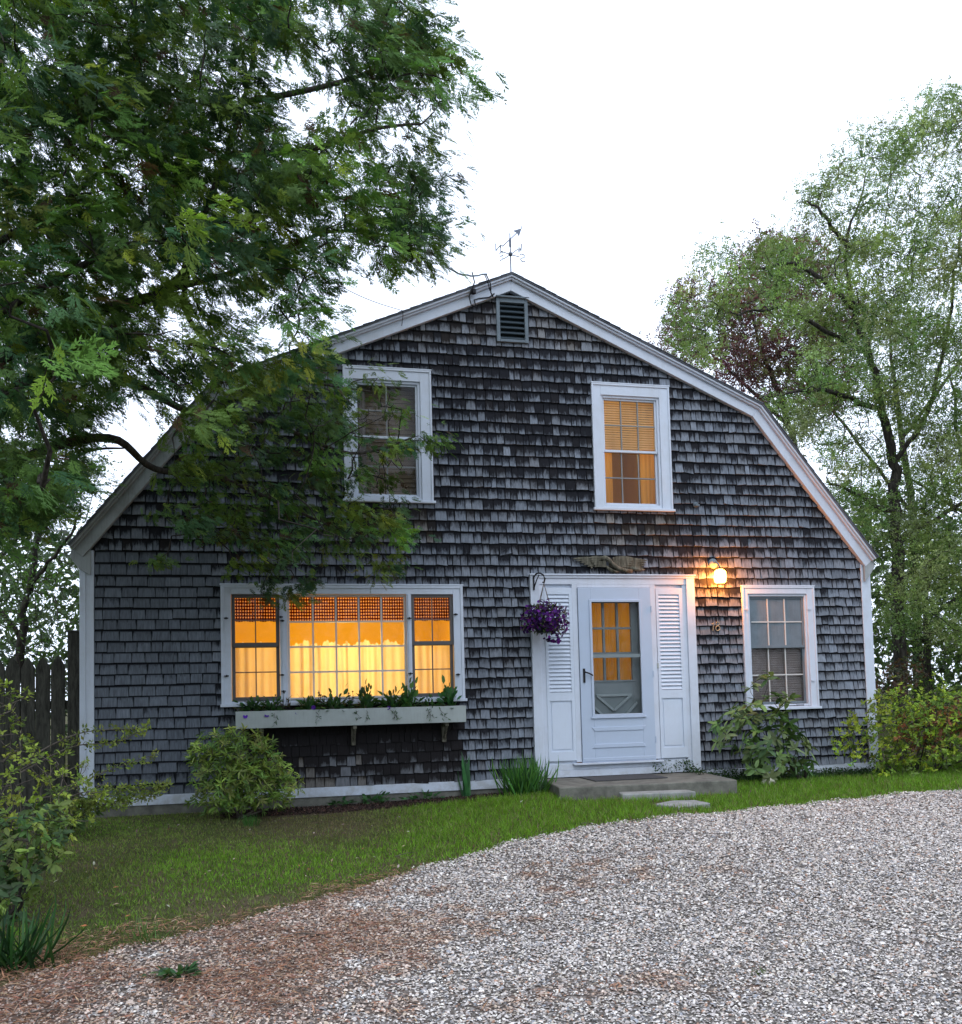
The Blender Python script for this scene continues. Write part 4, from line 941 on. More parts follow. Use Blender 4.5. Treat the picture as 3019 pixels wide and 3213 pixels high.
def vnoise(x, y, s, seed=0):                             # smooth value noise
    r = np.random.default_rng(seed).random((64, 64)); X, Y = x*s, y*s; i, j = np.floor(X).astype(int), np.floor(Y).astype(int); fx, fy_ = X-i, Y-j
    fx = fx*fx*(3-2*fx); fy_ = fy_*fy_*(3-2*fy_); g = lambda a, b: r[a % 64, b % 64]
    return (g(i, j)*(1-fx)+g(i+1, j)*fx)*(1-fy_)+(g(i, j+1)*(1-fx)+g(i+1, j+1)*fx)*fy_
def fbm(x, y, s, seed=0): return (vnoise(x, y, s, seed)+0.5*vnoise(x, y, s*2.1, seed+1)+0.25*vnoise(x, y, s*4.3, seed+2))/1.75
def needle_mask(x, y):                                   # pine litter, heaviest along the left of the drive
    d = yedge(x)-y
    edge = np.clip(1.02-(x+0.6)*0.42, 0.0, 1.0)*np.clip(1.2-d/2.6, 0, 1)
    return 0.80*np.clip((edge*0.72+(fbm(x, y, 7.0, 9)-0.5)*0.9+0.30*np.clip(2.8-x, 0, 2)/2.8*np.clip(1-d/4, 0, 1))+(fbm(x, y, 1.6, 5)-0.5)*1.5*np.clip(1.3-x*0.28, 0.25, 1.2)+0.3*np.clip(-0.35-x, 0, 0.8), 0, 1)
_m = needle_mask(DRIVE[0][:, 0], DRIVE[0][:, 1]); tag(mesh('gravel_driveway', DRIVE[0], DRIVE[1], M['gravelbed'], smooth=True, tint=np.repeat(_m[:, None], 3, 1)), kind='structure')
# pebbles
NP = 440000
def frust(n, ymin, ymax, power):
    y = ymin+(ymax-ymin)*rng.random(n)**power; d = y-CAM[1]
    return rng.uniform(-0.50*d*0.9-0.1, 0.82*d+3.4, n)*1.0, y
x, y = frust(NP, -7.8, 0.4, 1.1)
keep = (y < yedge(x)+0.03*rng.normal(size=NP)) & (x > ex[0]); x, y = x[keep], y[keep]
nm = needle_mask(x, y); kp = rng.random(len(x)) > nm*0.5; x, y, nm = x[kp], y[kp], nm[kp]
n = len(x); sz = rng.lognormal(0, 0.28, n)*np.clip(0.0062+0.00066*(y+6.9), 0.0060, 0.0115)
PV = [(1,0,0.05), (0.35,0.85,-0.1), (-0.65,0.7,0.1), (-1,-0.1,-0.05), (-0.3,-0.85,0.08), (0.7,-0.65,0), (0.3,0.25,0.62), (-0.35,-0.15,0.55), (0,0,-0.6)]
PT = [(0,1,6), (1,2,6), (2,7,6), (2,3,7), (3,4,7), (4,5,7), (5,6,7), (5,0,6)]
dirs = rng.normal(size=(n, 3)); dirs[:, 2] *= 0.25; nrm_ = np.stack([rng.normal(0, 0.35, n), rng.normal(0, 0.35, n), np.ones(n)], 1)
col = np.array([(0.48,0.455,0.45), (0.38,0.355,0.345), (0.30,0.28,0.28), (0.60,0.58,0.57), (0.40,0.34,0.30), (0.17,0.17,0.18), (0.24,0.255,0.29), (0.30,0.19,0.14), (0.46,0.43,0.38), (0.12,0.11,0.10), (0.66,0.65,0.63)])
w = np.array([0.18, 0.16, 0.13, 0.13, 0.10, 0.07, 0.06, 0.05, 0.07, 0.03, 0.05]); ci = rng.choice(len(col), n, p=w/w.sum())
T0 = 1.2*col[ci]*(1+rng.normal(0, 0.12, (n, 1))); T0 = T0*(1-0.22*nm[:, None])*np.where(nm[:, None] > 0.3, np.array([[1.05, 0.94, 0.86]]), 1)*np.array([[1.0, 0.965, 0.915]])
pos = np.stack([x, y, gh(x, y)+0.006+rng.uniform(0, 0.006, n)], 1)
V, F, T = scatter(PV, PT, pos, frames(dirs, nrm_), np.stack([sz, sz*rng.uniform(0.6, 1, n), sz*rng.uniform(0.5, 0.9, n)], 1), T0)
tag(mesh('loose_gravel', V, F, M['pebble'], tint=T), 'pale mixed grey pebbles covering the driveway', 'gravel', kind='stuff')
# pine needles
NN = 190000
x, y = frust(NN, -6.6, -0.3, 1.0); s_ = rng.random(NN) < 0.65; x = np.where(s_, rng.uniform(-2.0, 2.6, NN), x); y = np.where(s_, rng.uniform(-6.5, -1.5, NN), y)
m = needle_mask(x, y); keep = (y < yedge(x)+0.18+0.3*np.clip(-x, 0, 1)+0.1*rng.normal(size=NN)) & (rng.random(NN) < np.clip((m-0.2)*1.25, 0.004, 1)); x, y = x[keep], y[keep]; n = len(x)
dr = np.stack([rng.normal(size=n), rng.normal(size=n), rng.normal(0, 0.12, n)], 1)
NV = [(-0.5,-0.022,0), (0.0,-0.03,0.06), (0.5,0,0), (0.0,0.03,0.06)]
V, F, T = scatter(NV, [(0,1,2,3)], np.stack([x, y, gh(x, y)+0.014+rng.uniform(0, 0.012, n)], 1), frames(dr, np.tile([[0, 0, 1.0]], (n, 1))+rng.normal(0, 0.3, (n, 3))), rng.uniform(0.03, 0.085, n), tints(n, [(0.26,0.125,0.075), (0.34,0.17,0.10), (0.17,0.085,0.055), (0.36,0.23,0.15)], 0.25))
tag(mesh('pine_needles', V, F, M['needle'], tint=T), 'rust brown pine needles littering the gravel and its edge', 'needles', kind='stuff')
# mulch bed along the facade
n = 9000; x = rng.uniform(-0.4, 3.1, n); y = -rng.random(n)**1.0*np.clip(0.35+0.16*(3.1-x), 0.25, 0.62)-0.02
V, F, T = scatter(PV, PT, np.stack([x, y, gh(x, y)+0.004], 1), frames(rdir(n), rdir(n, 1)), np.stack([rng.uniform(0.008, 0.028, n), rng.uniform(0.005, 0.012, n), rng.uniform(0.004, 0.01, n)], 1), tints(n, [(0.045,0.028,0.022), (0.08,0.045,0.035), (0.025,0.018,0.015)], 0.3))
tag(mesh('mulch', V, F, M['needle'], tint=T), 'dark brown bark mulch along the foot of the house wall', 'mulch', kind='stuff')
# grass
NG = 330000
x = rng.uniform(-4.2, 10.5, NG); y = rng.uniform(-5.6, 0.9, NG)
ye = yedge(np.clip(x, -0.95, 20)); 
def patch(x, y): return fbm(x, y, 0.9, 11)
pt = patch(x, y)
lush = np.clip((x-0.9)*0.9, 0, 1)*np.clip((y-(ye-0.1))*3, 0, 1)                # greener by the stoop and right side
band = np.exp(-((y-(-2.6-0.25*(1.2-x)))/0.75)**2)*np.clip((x+1.6)*1.0, 0, 1)*0.55     # the green tongue in the middle of the lawn
dens = np.clip(0.60+1.3*(pt-0.5)+lush*1.0+band*0.9, 0.22, 1)
inb = (y > -0.42-0.14*(3.1-x)) & (x > -0.3) & (x < 3.05)
inst_ = (x > 3.02) & (x < 4.85) & (y > -1.24)
inh = (y > -0.03) & (x > -1.72) & (x < 7.3)
infoot = (x > 4.8) & (x < 7.3) & (y > -0.42)
ps = (abs(x-pc[0]+0.03) < 0.28) & (abs(y-pc[1]) < 0.23)
keep = (rng.random(NG) < np.maximum(dens, 0.62)) & (y > ye-0.05+0.06*rng.normal(size=NG)) & ~inb & ~inst_ & ~inh & ~infoot & ~ps
x, y, dens, lush, band, pt = x[keep], y[keep], dens[keep], lush[keep], band[keep], pt[keep]; n = len(x)
g = np.clip(dens, 0, 1)[:, None]; g = np.clip(g*1.15-0.15, 0, 1); ca = np.array([[0.15, 0.30, 0.026]]); cb_ = np.array([[0.17, 0.16, 0.07]])
T0 = (ca*g+cb_*(1-g))*(1+rng.normal(0, 0.25, (n, 1))); dry = rng.random(n) < 0.10; T0[dry] = np.array([0.24, 0.19, 0.11])*(1+rng.normal(0, 0.2, (dry.sum(), 1)))
d = rng.normal(0, 0.45, (n, 3)); d[:, 2] = 1; BV = [(0,-0.07,0), (0,0.07,0), (0.55,0.045,0.06), (0.55,-0.045,0.06), (1,0,0.25)]; BT = [(0,1,2), (0,2,3), (3,2,4)]
hgt = rng.uniform(0.025, 0.06, n)*(0.6+0.9*np.clip(lush+band*0.5, 0, 1))
V, F, T = scatter(BV, BT, np.stack([x, y, gh(x, y)-0.003], 1), frames(d, rng.normal(size=(n, 3))), np.stack([hgt, np.full(n, 0.045), hgt], 1), np.clip(T0, 0.01, 1))
tag(mesh('grass', V, F, M['grass'], tint=T), 'short patchy green grass between the house and the gravel', 'grass', kind='stuff')
# fallen leaves and bits
n = 500; x = rng.uniform(-2.0, 6, n); y = rng.uniform(-5, -0.4, n)
keep = ((y > yedge(np.clip(x, -0.9, 9))) | (rng.random(n) < 0.25)) & ~((x > 3.0) & (x < 4.85) & (y > -1.25)); x, y = x[keep], y[keep]; n = len(x)
V, F, T = scatter(LEAF_V, LEAF_F, np.stack([x, y, gh(x, y)+0.02], 1), frames(rdir(n)*np.array([[1, 1, 0.3]]), rdir(n, 2)), rng.uniform(0.02, 0.045, n), tints(n, [(0.28,0.22,0.14), (0.12,0.08,0.05), (0.4,0.36,0.28), (0.3,0.13,0.06)], 0.3))
tag(mesh('fallen_leaves', V, F, M['needle'], tint=T), 'scattered dry brown leaves lying on the lawn and gravel', 'leaves', kind='stuff')

tw = MB()
for k in range(46):
    x0 = rng.uniform(-1.2, 5.0); y0 = rng.uniform(-6.2, -2.0)
    if y0 > yedge(x0)+0.6: continue
    a = rng.uniform(0, pi); L = rng.uniform(0.08, 0.32); z0 = float(gh(x0, y0))+0.02
    tw.tube([(x0, y0, z0), (x0+cos(a)*L*0.5+rng.normal(0, 0.01), y0+sin(a)*L*0.5, z0+0.012), (x0+cos(a)*L, y0+sin(a)*L, z0)], 0.0035, 4, 0.0015)
tag(tw.build('twig_litter', M['twig']), 'small pale broken twigs strewn over the gravel', 'twigs', kind='stuff')
n = 5200; x = rng.uniform(-2.2, 6.5, n); y = rng.uniform(-4.8, -0.3, n); cz_ = fbm(x, y, 1.7, 21)
keep = (cz_ > 0.58) & (y > yedge(np.clip(x, -0.95, 20))+0.03) & ~((x > 3.0) & (x < 4.9) & (y > -1.3)) & ~((x < 3.05) & (y > -0.45)); x, y = x[keep], y[keep]; n = len(x)
V, F, T = scatter(LEAF_V, LEAF_F, np.stack([x, y, gh(x, y)+rng.uniform(0.01, 0.035, n)], 1), frames(rdir(n)*np.array([[1, 1, 0.2]]), rdir(n, 2.2)), rng.uniform(0.014, 0.032, n), tints(n, [(0.08,0.17,0.04), (0.12,0.19,0.06), (0.06,0.12,0.04)]))
tag(mesh('lawn_weeds', V, F, M['leaf'], tint=T), 'small leafy weeds and clover mixed through the lawn', 'weeds', kind='stuff')

# ------------------------------------------------------------------ cedar
cedar = empty('cedar_tree', (-2.75, -2.9, 0.15), 'big dark green cedar overhanging the left half of the house', 'tree')
tr = MB()
def curve(pts, n=8):
    pts = np.array(pts, float); out = []
    for i in range(len(pts)-1):
        p0, p1, p2, p3 = pts[max(i-1, 0)], pts[i], pts[i+1], pts[min(i+2, len(pts)-1)]
        for k in range(n):
            t = k/n; out.append(0.5*((2*p1)+(-p0+p2)*t+(2*p0-5*p1+4*p2-p3)*t*t+(-p0+3*p1-3*p2+p3)*t**3))
    out.append(pts[-1]); return out
tk = curve([(-2.75,-2.9,0.0),(-2.7,-2.88,1.5),(-2.75,-2.85,3.2),(-2.6,-2.8,5.5),(-2.65,-2.8,8.2),(-2.6,-2.8,10.4)])
tr.tube(tk, 0.24, 10, 0.05)
limbs = [
 [(-2.72,-2.86,2.3), P(30,900,-2.4), P(210,850,-1.9), P(300,910,-1.5), P(430,930,-1.2), P(560,985,-0.9), P(680,1040,-0.7)],
 [(-2.7,-2.86,2.7), P(20,760,-2.8), P(200,720,-2.6), P(370,800,-2.0), P(520,820,-1.5), P(680,880,-1.1), P(800,850,-0.9)],
 [(-2.75,-2.85,3.2), P(100,640,-2.9), P(330,560,-2.8), P(380,450,-2.8), P(440,300,-2.8), P(490,120,-2.8), P(500,-60,-2.8)],
 [P(330,560,-2.8), P(480,520,-2.4), P(640,450,-2.1), P(800,465,-1.9)],
 [P(400,400,-2.8), P(560,380,-2.5), P(700,385,-2.3), P(800,370,-2.1)],
 [P(470,200,-2.8), P(620,170,-2.6), P(760,130,-2.5), P(880,110,-2.4)],
 [P(440,300,-2.8), P(600,290,-3.0), P(730,250,-2.9), P(820,240,-2.6)],
 [(-2.65,-2.82,4.2), P(80,420,-2.6), P(200,330,-2.4), P(330,230,-2.4), P(420,60,-2.4)],
 [(-2.62,-2.8,5.2), P(60,250,-2.4), P(200,130,-2.0), P(330,20,-1.8)],
 [P(380,460,-2.8), P(360,600,-2.2), P(440,690,-1.7), P(600,740,-1.3), P(720,760,-1.0)],
 [(-2.72,-2.86,1.9), P(60,960,-2.0), P(160,880,-1.6), P(240,870,-1.3)],
 [(-2.7,-2.85,3.6), P(150,520,-3.4), P(300,470,-3.4), P(430,500,-3.2)],
]
nodes = list(tk[4:])
for L_ in limbs:
    c = curve(L_, 6); tr.tube(c, 0.05 if len(L_) > 5 else 0.028, 7, 0.008); nodes += c
SIL = [(-60,-60), (790,-60), (800,40), (850,52), (890,78), (895,170), (870,235), (840,205), (825,260), (838,330), (835,400), (845,470), (775,540), (735,500), (655,478), (600,530), (625,600), (622,650), (560,700), (640,705), (735,715), (760,770), (840,840), (790,885), (770,940), (795,1005), (785,1090), (735,1115), (695,1055), (640,1090), (580,1120), (480,1080), (440,1060), (340,1000), (300,985), (270,945), (345,890), (355,820), (300,770), (215,745), (190,800), (150,850), (140,930), (100,1000), (40,1040), (-60,1060)]
holes = [[(330,560), (350,680), (300,720), (275,640)], [(200,765), (330,790), (330,880), (200,900)], [(690,560), (600,560), (590,690), (640,690)], [(560,600), (440,560), (410,640), (520,700)], [(560,130), (640,100), (640,260), (560,240)], [(420,590), (520,560), (560,640), (470,680)], [(660,260), (720,250), (740,330), (680,340)], [(440,1000),(560,1010),(520,1060)], [(150,100),(200,80),(190,140)]]
cl = in_region(660, SIL, -3.9, -1.6, holes, 0.145)
low = [q_ for q_ in SIL if q_[1] > 700]
pr = proj(cl); cl[pr[:, 1] > 700, 1] = cl[pr[:, 1] > 700, 1]   # kept
lowpoly = [(370,830), (560,720), (735,715), (760,770), (840,840), (790,885), (770,940), (795,1005), (785,1090), (735,1115), (695,1055), (640,1090), (580,1120), (480,1080), (340,1000), (300,985), (290,940), (360,890)]
cl = cl[~inpoly(*proj(cl).T, lowpoly)]
cl2 = in_region(112, lowpoly, -1.7, -0.5, [[(690,760),(740,760),(740,840),(700,850)], [(720,880),(800,900),(790,960),(730,960)]], 0.135)
hang = np.array([P(515,1125,-0.8), P(520,1090,-0.8), P(560,1155,-0.8), P(575,1140,-0.9), P(505,1150,-0.8), P(745,1100,-0.7), P(590,1130,-0.8), P(300,1090,-1.2), P(455,1100,-1.0), P(840,850,-0.8), P(745,930,-0.7), P(830,860,-0.8)])
# the rest of the crown, beyond the frame
th = rng.uniform(0, 2*pi, 520); u = rng.random(520)**0.5; zz = rng.uniform(1.8, 10.3, 520); rad = np.clip(3.4*(1-(zz-1.8)/11), 0.6, 3.4)*(0.35+0.65*u)
ot = np.stack([-2.7+rad*np.cos(th), -2.85+rad*np.sin(th), zz], 1)
pr = proj(ot); fr = (ot[:, 1] > CAM[1]+0.8) & (pr[:, 0] > -110) & (pr[:, 0] < 1900) & (pr[:, 1] < 2000) & (pr[:, 1] > -40)
ot = ot[~(fr & ~(inpoly(pr[:, 0], pr[:, 1], SIL) & ((pr[:, 1] < 480) | (pr[:, 0] < 120)) & (pr[:, 0] < 480)))]; ot = ot[np.linalg.norm(ot-CAM, axis=1) > 2.5]
allc = np.vstack([cl, cl2, hang, ot])
bare = np.vstack([in_region(110, lowpoly, -1.7, -0.4), in_region(160, SIL, -3.9, -1.6)])
grow(tr, nodes, allc, 0.003, 0.016, 4, 0.03, 4, 0.12, 0.03)
grow(tr, [*nodes, *cl2, *cl], bare, 0.003, 0.006, 4, -0.08, 4, 0.2, 0.012)
tr.build('trunk', M['bark'], cedar, smooth=True)
nin = len(cl)+len(cl2)+len(hang); ffac = np.concatenate([np.full(len(cl), 1.0), np.full(len(cl2)+len(hang), 0.72)])
cc = np.concatenate([np.repeat(allc[:nin], 36, 0), np.repeat(allc[nin:], 10, 0)]); n = len(cc); rep = np.concatenate([np.full(nin, 36), np.full(len(allc)-nin, 10)]); small = np.concatenate([np.full(nin*36, 1.0), np.full((len(allc)-nin)*10, 1.7)])
base_tr = np.array([-2.7, -2.85, 0.0])
out_ = cc-base_tr; out_[:, 2] = 0; out_ /= np.linalg.norm(out_, axis=1, keepdims=True)+1e-6
csz = np.repeat(rng.uniform(0.6, 1.25, len(allc)), rep)
off = rng.normal(0, 1, (n, 3))*np.array([[0.115, 0.115, 0.075]])*csz[:, None]; pos = cc+off+out_*0.05
dirv = out_*0.7+off*3.0+rng.normal(0, 0.45, (n, 3)); dirv[:, 2] = dirv[:, 2]*0.6-0.30-0.2*rng.random(n)
nor = np.repeat(rng.normal(0, 0.45, (len(allc), 3)), rep, 0)+rng.normal(0, 0.4, (n, 3))+np.array([[0, -0.45, 0.9]])
ctint = np.repeat(tints(len(allc), [(0.095,0.180,0.048), (0.115,0.215,0.048), (0.060,0.135,0.062), (0.135,0.215,0.042), (0.072,0.150,0.068)], 0.26), rep, 0)
ctint = np.clip(ctint*(1+rng.normal(0, 0.22, (n, 1))), 0.004, 1); yel = rng.random(n) < 0.07; ctint[yel] = ctint[yel]*np.array([1.9, 1.5, 1.0])
brn = rng.random(n) < 0.03; ctint[brn] = np.array([0.08, 0.05, 0.03])
sz = rng.uniform(0.10, 0.19, n)*small; sz[:nin*36] *= np.repeat(ffac, 36); pos[:nin*36] = cc[:nin*36]+(pos-cc)[:nin*36]*np.repeat(ffac, 36)[:, None]
vv = rng.integers(0, 4, n); parts = []; offs = 0
R_all = frames(dirv, nor)
for k in range(4):
    s_ = vv == k; V, F, T = scatter(FRONDS[k][0], FRONDS[k][1], pos[s_], R_all[s_], sz[s_], ctint[s_]); parts.append((V, F+offs, T)); offs += len(V)
V, F, T = [np.concatenate([p_[i] for p_ in parts]) for i in range(3)]
mesh('crown', V, F, M['frond'], cedar, tint=T)

# ------------------------------------------------------------------ broadleaf trees
def leafy(name, label, base, limbs, targets, per, spread, size, cols, r0, mat='leaf', bark='bark', cat='tree', group=None, tpl=(LEAF_V, LEAF_F), updir=0.2, flat=0.8, trunkname='trunk', crown='crown', rk=0.010, rtip=0.003, droop=0.0, lr=None, bare=None):
    root = empty(name, base, label, cat, group); b = MB(); nodes = []
    for i, L_ in enumerate(limbs):
        c = [np.array(p)+rng.normal(0, 0.02, 3) for p in curve(L_, 6)]; b.tube(c, r0 if i == 0 else (lr or r0*0.38), 8, 0.012); nodes += c[2:]
    grow(b, nodes, targets, rtip, rk, 4, 0.02, 4, 0.16, r0*0.4)
    if bare is not None: grow(b, [*nodes, *targets], bare, rtip, rk*0.4, 4, 0.05, 4, 0.2, r0*0.2)
    b.build(trunkname, M[bark], root, smooth=True)
    n = len(targets)*per; cc = np.repeat(targets, per, 0); off = rng.normal(0, 1, (n, 3))*np.array([[spread, spread, spread*flat]]); off[:, 2] -= droop*np.abs(off[:, 0])
    d = off/spread*0.8+rng.normal(0, 0.6, (n, 3)); d[:, 2] += updir
    ti = np.repeat(tints(len(targets), cols, 0.2), per, 0)*(1+rng.normal(0, 0.2, (n, 1)))
    V, F, T = scatter(tpl[0], tpl[1], cc+off, frames(d, rdir(n, 0.9)), rng.uniform(0.7, 1.25, n)*size, np.clip(ti, 0.004, 1))
    mesh(crown, V, F, M[mat], root, tint=T); return root
def tuft():
    r = np.random.default_rng(3); V = []; F = []
    for k in range(5):
        d = r.normal(size=3); d[2] = abs(d[2])*0.6; d /= np.linalg.norm(d); n_ = r.normal(size=3)+np.array([0, 0, 1]); y = np.cross(n_, d); y /= np.linalg.norm(y); z = np.cross(d, y); o = len(V); st_ = d*0.15+r.normal(0, 0.25, 3)
        V += [tuple(st_+d*v[0]+y*v[1]*1.15+z*v[2]) for v in LEAF_V]; F.append((o, o+1, o+2, o+3))
    return V, F
TUFT = tuft()
AG = [(0.17,0.25,0.07), (0.21,0.29,0.09), (0.12,0.20,0.06), (0.24,0.30,0.13)]
POLYA = [(1290,640), (1330,560), (1350,520), (1405,478), (1440,505), (1480,470), (1540,470), (1545,380), (1600,360), (1650,270), (1700,240), (1760,235), (1800,170), (1868,190), (2150,120), (2250,700), (2200,1250), (1868,1280), (1720,1250), (1700,1090), (1590,930), (1500,790), (1400,720), (1330,690)]
ta = in_region(900, POLYA, 1.8, 4.6, [[(1395,640), (1470,610), (1560,640), (1565,760), (1480,772), (1400,712)], [(1320,575), (1375,540), (1400,575), (1345,610)], [(1868,560),(1868,640),(1830,640)]], 0.13)
bA = P(1745, 1330, 3.2); bA[2] = 0.25
leafy('apple_tree', 'pale green spring tree with dark leaning trunk right of the house', bA,
 [[bA, P(1745,1180,3.2), P(1738,1000,3.2), P(1735,900,3.2), P(1715,800,3.1), P(1690,690,3.0), P(1660,600,3.0), P(1645,480,3.0), P(1680,350,3.0)],
  [P(1735,900,3.2), P(1800,800,3.4), P(1840,650,3.6), P(1860,500,3.6), P(1880,330,3.6)],
  [P(1690,690,3.0), P(1600,640,2.7), P(1520,600,2.5), P(1420,610,2.4)],
  [P(1715,800,3.1), P(1620,760,2.6), P(1540,760,2.3), P(1480,775,2.2)],
  [P(1660,600,3.0), P(1560,520,3.2), P(1480,520,3.3), P(1420,520,3.4)],
  [P(1645,480,3.0), P(1600,420,2.8), P(1570,390,2.8)],
  [P(1738,1000,3.2), P(1660,960,2.6), P(1600,930,2.4)],
  [P(1740,1050,3.2), P(1860,980,3.4), P(2000,850,3.6), P(2080,600,3.6)]],
 ta, 70, 0.15, 0.044, AG, 0.12, bare=in_region(420, POLYA, 1.8, 4.6), rk=0.012, rtip=0.0045, tpl=TUFT)
POLYR = [(1285,660), (1320,560), (1400,540), (1470,480), (1500,440), (1600,470), (1680,600), (1640,800), (1480,790), (1400,740), (1330,700)]
tr_ = in_region(260, POLYR, 6.0, 8.0, (), 0.2); bR = P(1560, 1250, 7.0); bR[2] = 0.3
leafy('red_leaf_tree', 'dark red leaved tree behind the right roof slope', bR, [[bR, P(1560,1000,7), P(1530,820,7), P(1480,680,7), P(1450,580,7)], [P(1530,820,7), P(1420,720,7), P(1350,660,7)]],
 tr_, 42, 0.17, 0.062, [(0.17,0.065,0.08), (0.20,0.10,0.09), (0.11,0.045,0.055), (0.15,0.15,0.08)], 0.12, tpl=TUFT)
RE = [(0.08,0.16,0.035), (0.06,0.12,0.03), (0.11,0.19,0.045)]
POLYE = [(1700,1080), (1760,1010), (1850,1000), (2100,950), (2200,1400), (1700,1400), (1690,1250)]
te = in_region(300, POLYE, 3.4, 5.4, (), 0.16); bE = P(1800, 1350, 4.6); bE[2] = 0.25
leafy('hemlock_tree', 'darker feathery evergreen right of the house corner, under the pale tree', bE, [[bE, P(1800,1200,4.6), P(1800,1000,4.6)], [P(1800,1200,4.6), P(1950,1100,4.6)], [P(1800,1250,4.6), P(1720,1150,4.4)]],
 te, 42, 0.17, 0.085, RE, 0.11, tpl=([(v[0], v[1]*0.45, v[2]) for v in LANCE_V], LANCE_T), mat='frond')
POLYF = [(1470,740), (1560,820), (1640,900), (1720,1090), (1690,1380), (2250,1400), (2300,500), (1900,330), (1740,400), (1600,520), (1500,640)]
tf = in_region(300, POLYF, 6.5, 9.5, (), 0.3); bF = P(1880, 1300, 8.0); bF[2] = 0.3
leafy('background_tree', 'mid green tree behind the pale spring tree, glimpsed between its branches', bF, [[bF, P(1880,1000,8), P(1840,700,8)], [P(1880,1000,8), P(1720,900,8)], [P(1880,1050,8), P(2050,850,8)]],
 tf, 85, 0.27, 0.08, [(0.10,0.17,0.05), (0.13,0.20,0.06), (0.09,0.13,0.05)], 0.12, group='trees behind the yard')
POLYG = [(1310,690), (1345,620), (1450,560), (1560,480), (1650,420), (1760,330), (1868,300), (2250,250), (2300,1300), (1700,1300), (1690,1060), (1560,880), (1470,770)]
tg = in_region(330, POLYG, 9.5, 12.5, (), 0.34); bG_ = P(1780, 1290, 11.0); bG_[2] = 0.3
leafy('background_tree', 'farthest grey green twiggy tree filling the gaps behind the spring tree', bG_, [[bG_, P(1770,1000,11), P(1740,760,11), P(1720,600,11)], [P(1770,1000,11), P(1620,800,11), P(1520,700,11)], [P(1750,850,11), P(1900,650,11), P(1960,450,11)]],
 tg, 70, 0.36, 0.075, [(0.15,0.21,0.08), (0.19,0.24,0.11), (0.12,0.16,0.08)], 0.14, group='trees behind the yard', bare=in_region(260, POLYG, 9.5, 12.5), rtip=0.008)
# left: trees behind the fence
POLYL = [(-120,780), (60,800), (190,850), (205,930), (175,980), (150,1040), (158,1150), (150,1225), (100,1275), (-120,1290)]
tl = in_region(150, POLYL, 2.2, 4.0, [[(60,1010),(150,1050),(140,1100),(60,1080)]], 0.18); bL = P(10, 1330, 3.0); bL[2] = 0.2
leafy('maple_tree', 'bright leaved tree behind the fence left of the house', bL, [[bL, P(40,1240,3), P(60,1130,3), P(80,1000,3), P(110,880,3)], [P(40,1240,3), P(-60,1100,3), P(-120,950,3)], [P(60,1130,3), P(130,1050,2.8), P(160,980,2.8)]],
 tl, 42, 0.13, 0.06, [(0.07,0.14,0.035), (0.10,0.18,0.04), (0.05,0.10,0.03)], 0.07)
POLYL2 = [(-200,700), (150,820), (200,900), (150,1150), (150,1270), (-200,1290)]
t2 = in_region(120, POLYL2, 6, 9, (), 0.3); b2_ = P(-40, 1300, 7.5); b2_[2] = 0.2
leafy('background_tree', 'sparse hazy tree far behind the fence on the left', b2_, [[b2_, P(-20,1100,7.5), P(20,900,7.5)], [P(-20,1100,7.5), P(90,980,7.5)]],
 t2, 26, 0.26, 0.08, [(0.06,0.10,0.05), (0.09,0.13,0.07)], 0.12, group='trees behind the yard')
# far wood closing the horizon
n = 150000; a = rng.uniform(-pi, pi, n); R_ = rng.uniform(24, 34, n); x = R_*np.sin(a); y = CAM[1]+R_*np.cos(a)
top = 4.0+2.2*vnoise(x, y, 0.22, 3)+1.5*vnoise(x, y, 0.6, 4)
top = np.where((a > -0.9) & (a < 1.25), top, top+3.0); z = top*rng.random(n)**0.75+0.2
V, F, T = scatter(LEAF_V, LEAF_F, np.stack([x, y, z], 1), frames(rdir(n), rdir(n, 0.6)), rng.uniform(0.18, 0.42, n), tints(n, [(0.05,0.08,0.035), (0.07,0.11,0.045), (0.04,0.06,0.035)]))
tag(mesh('distant_wood', V, F, M['leaf'], tint=T), 'distant green wood beyond the house', 'wood', kind='stuff')

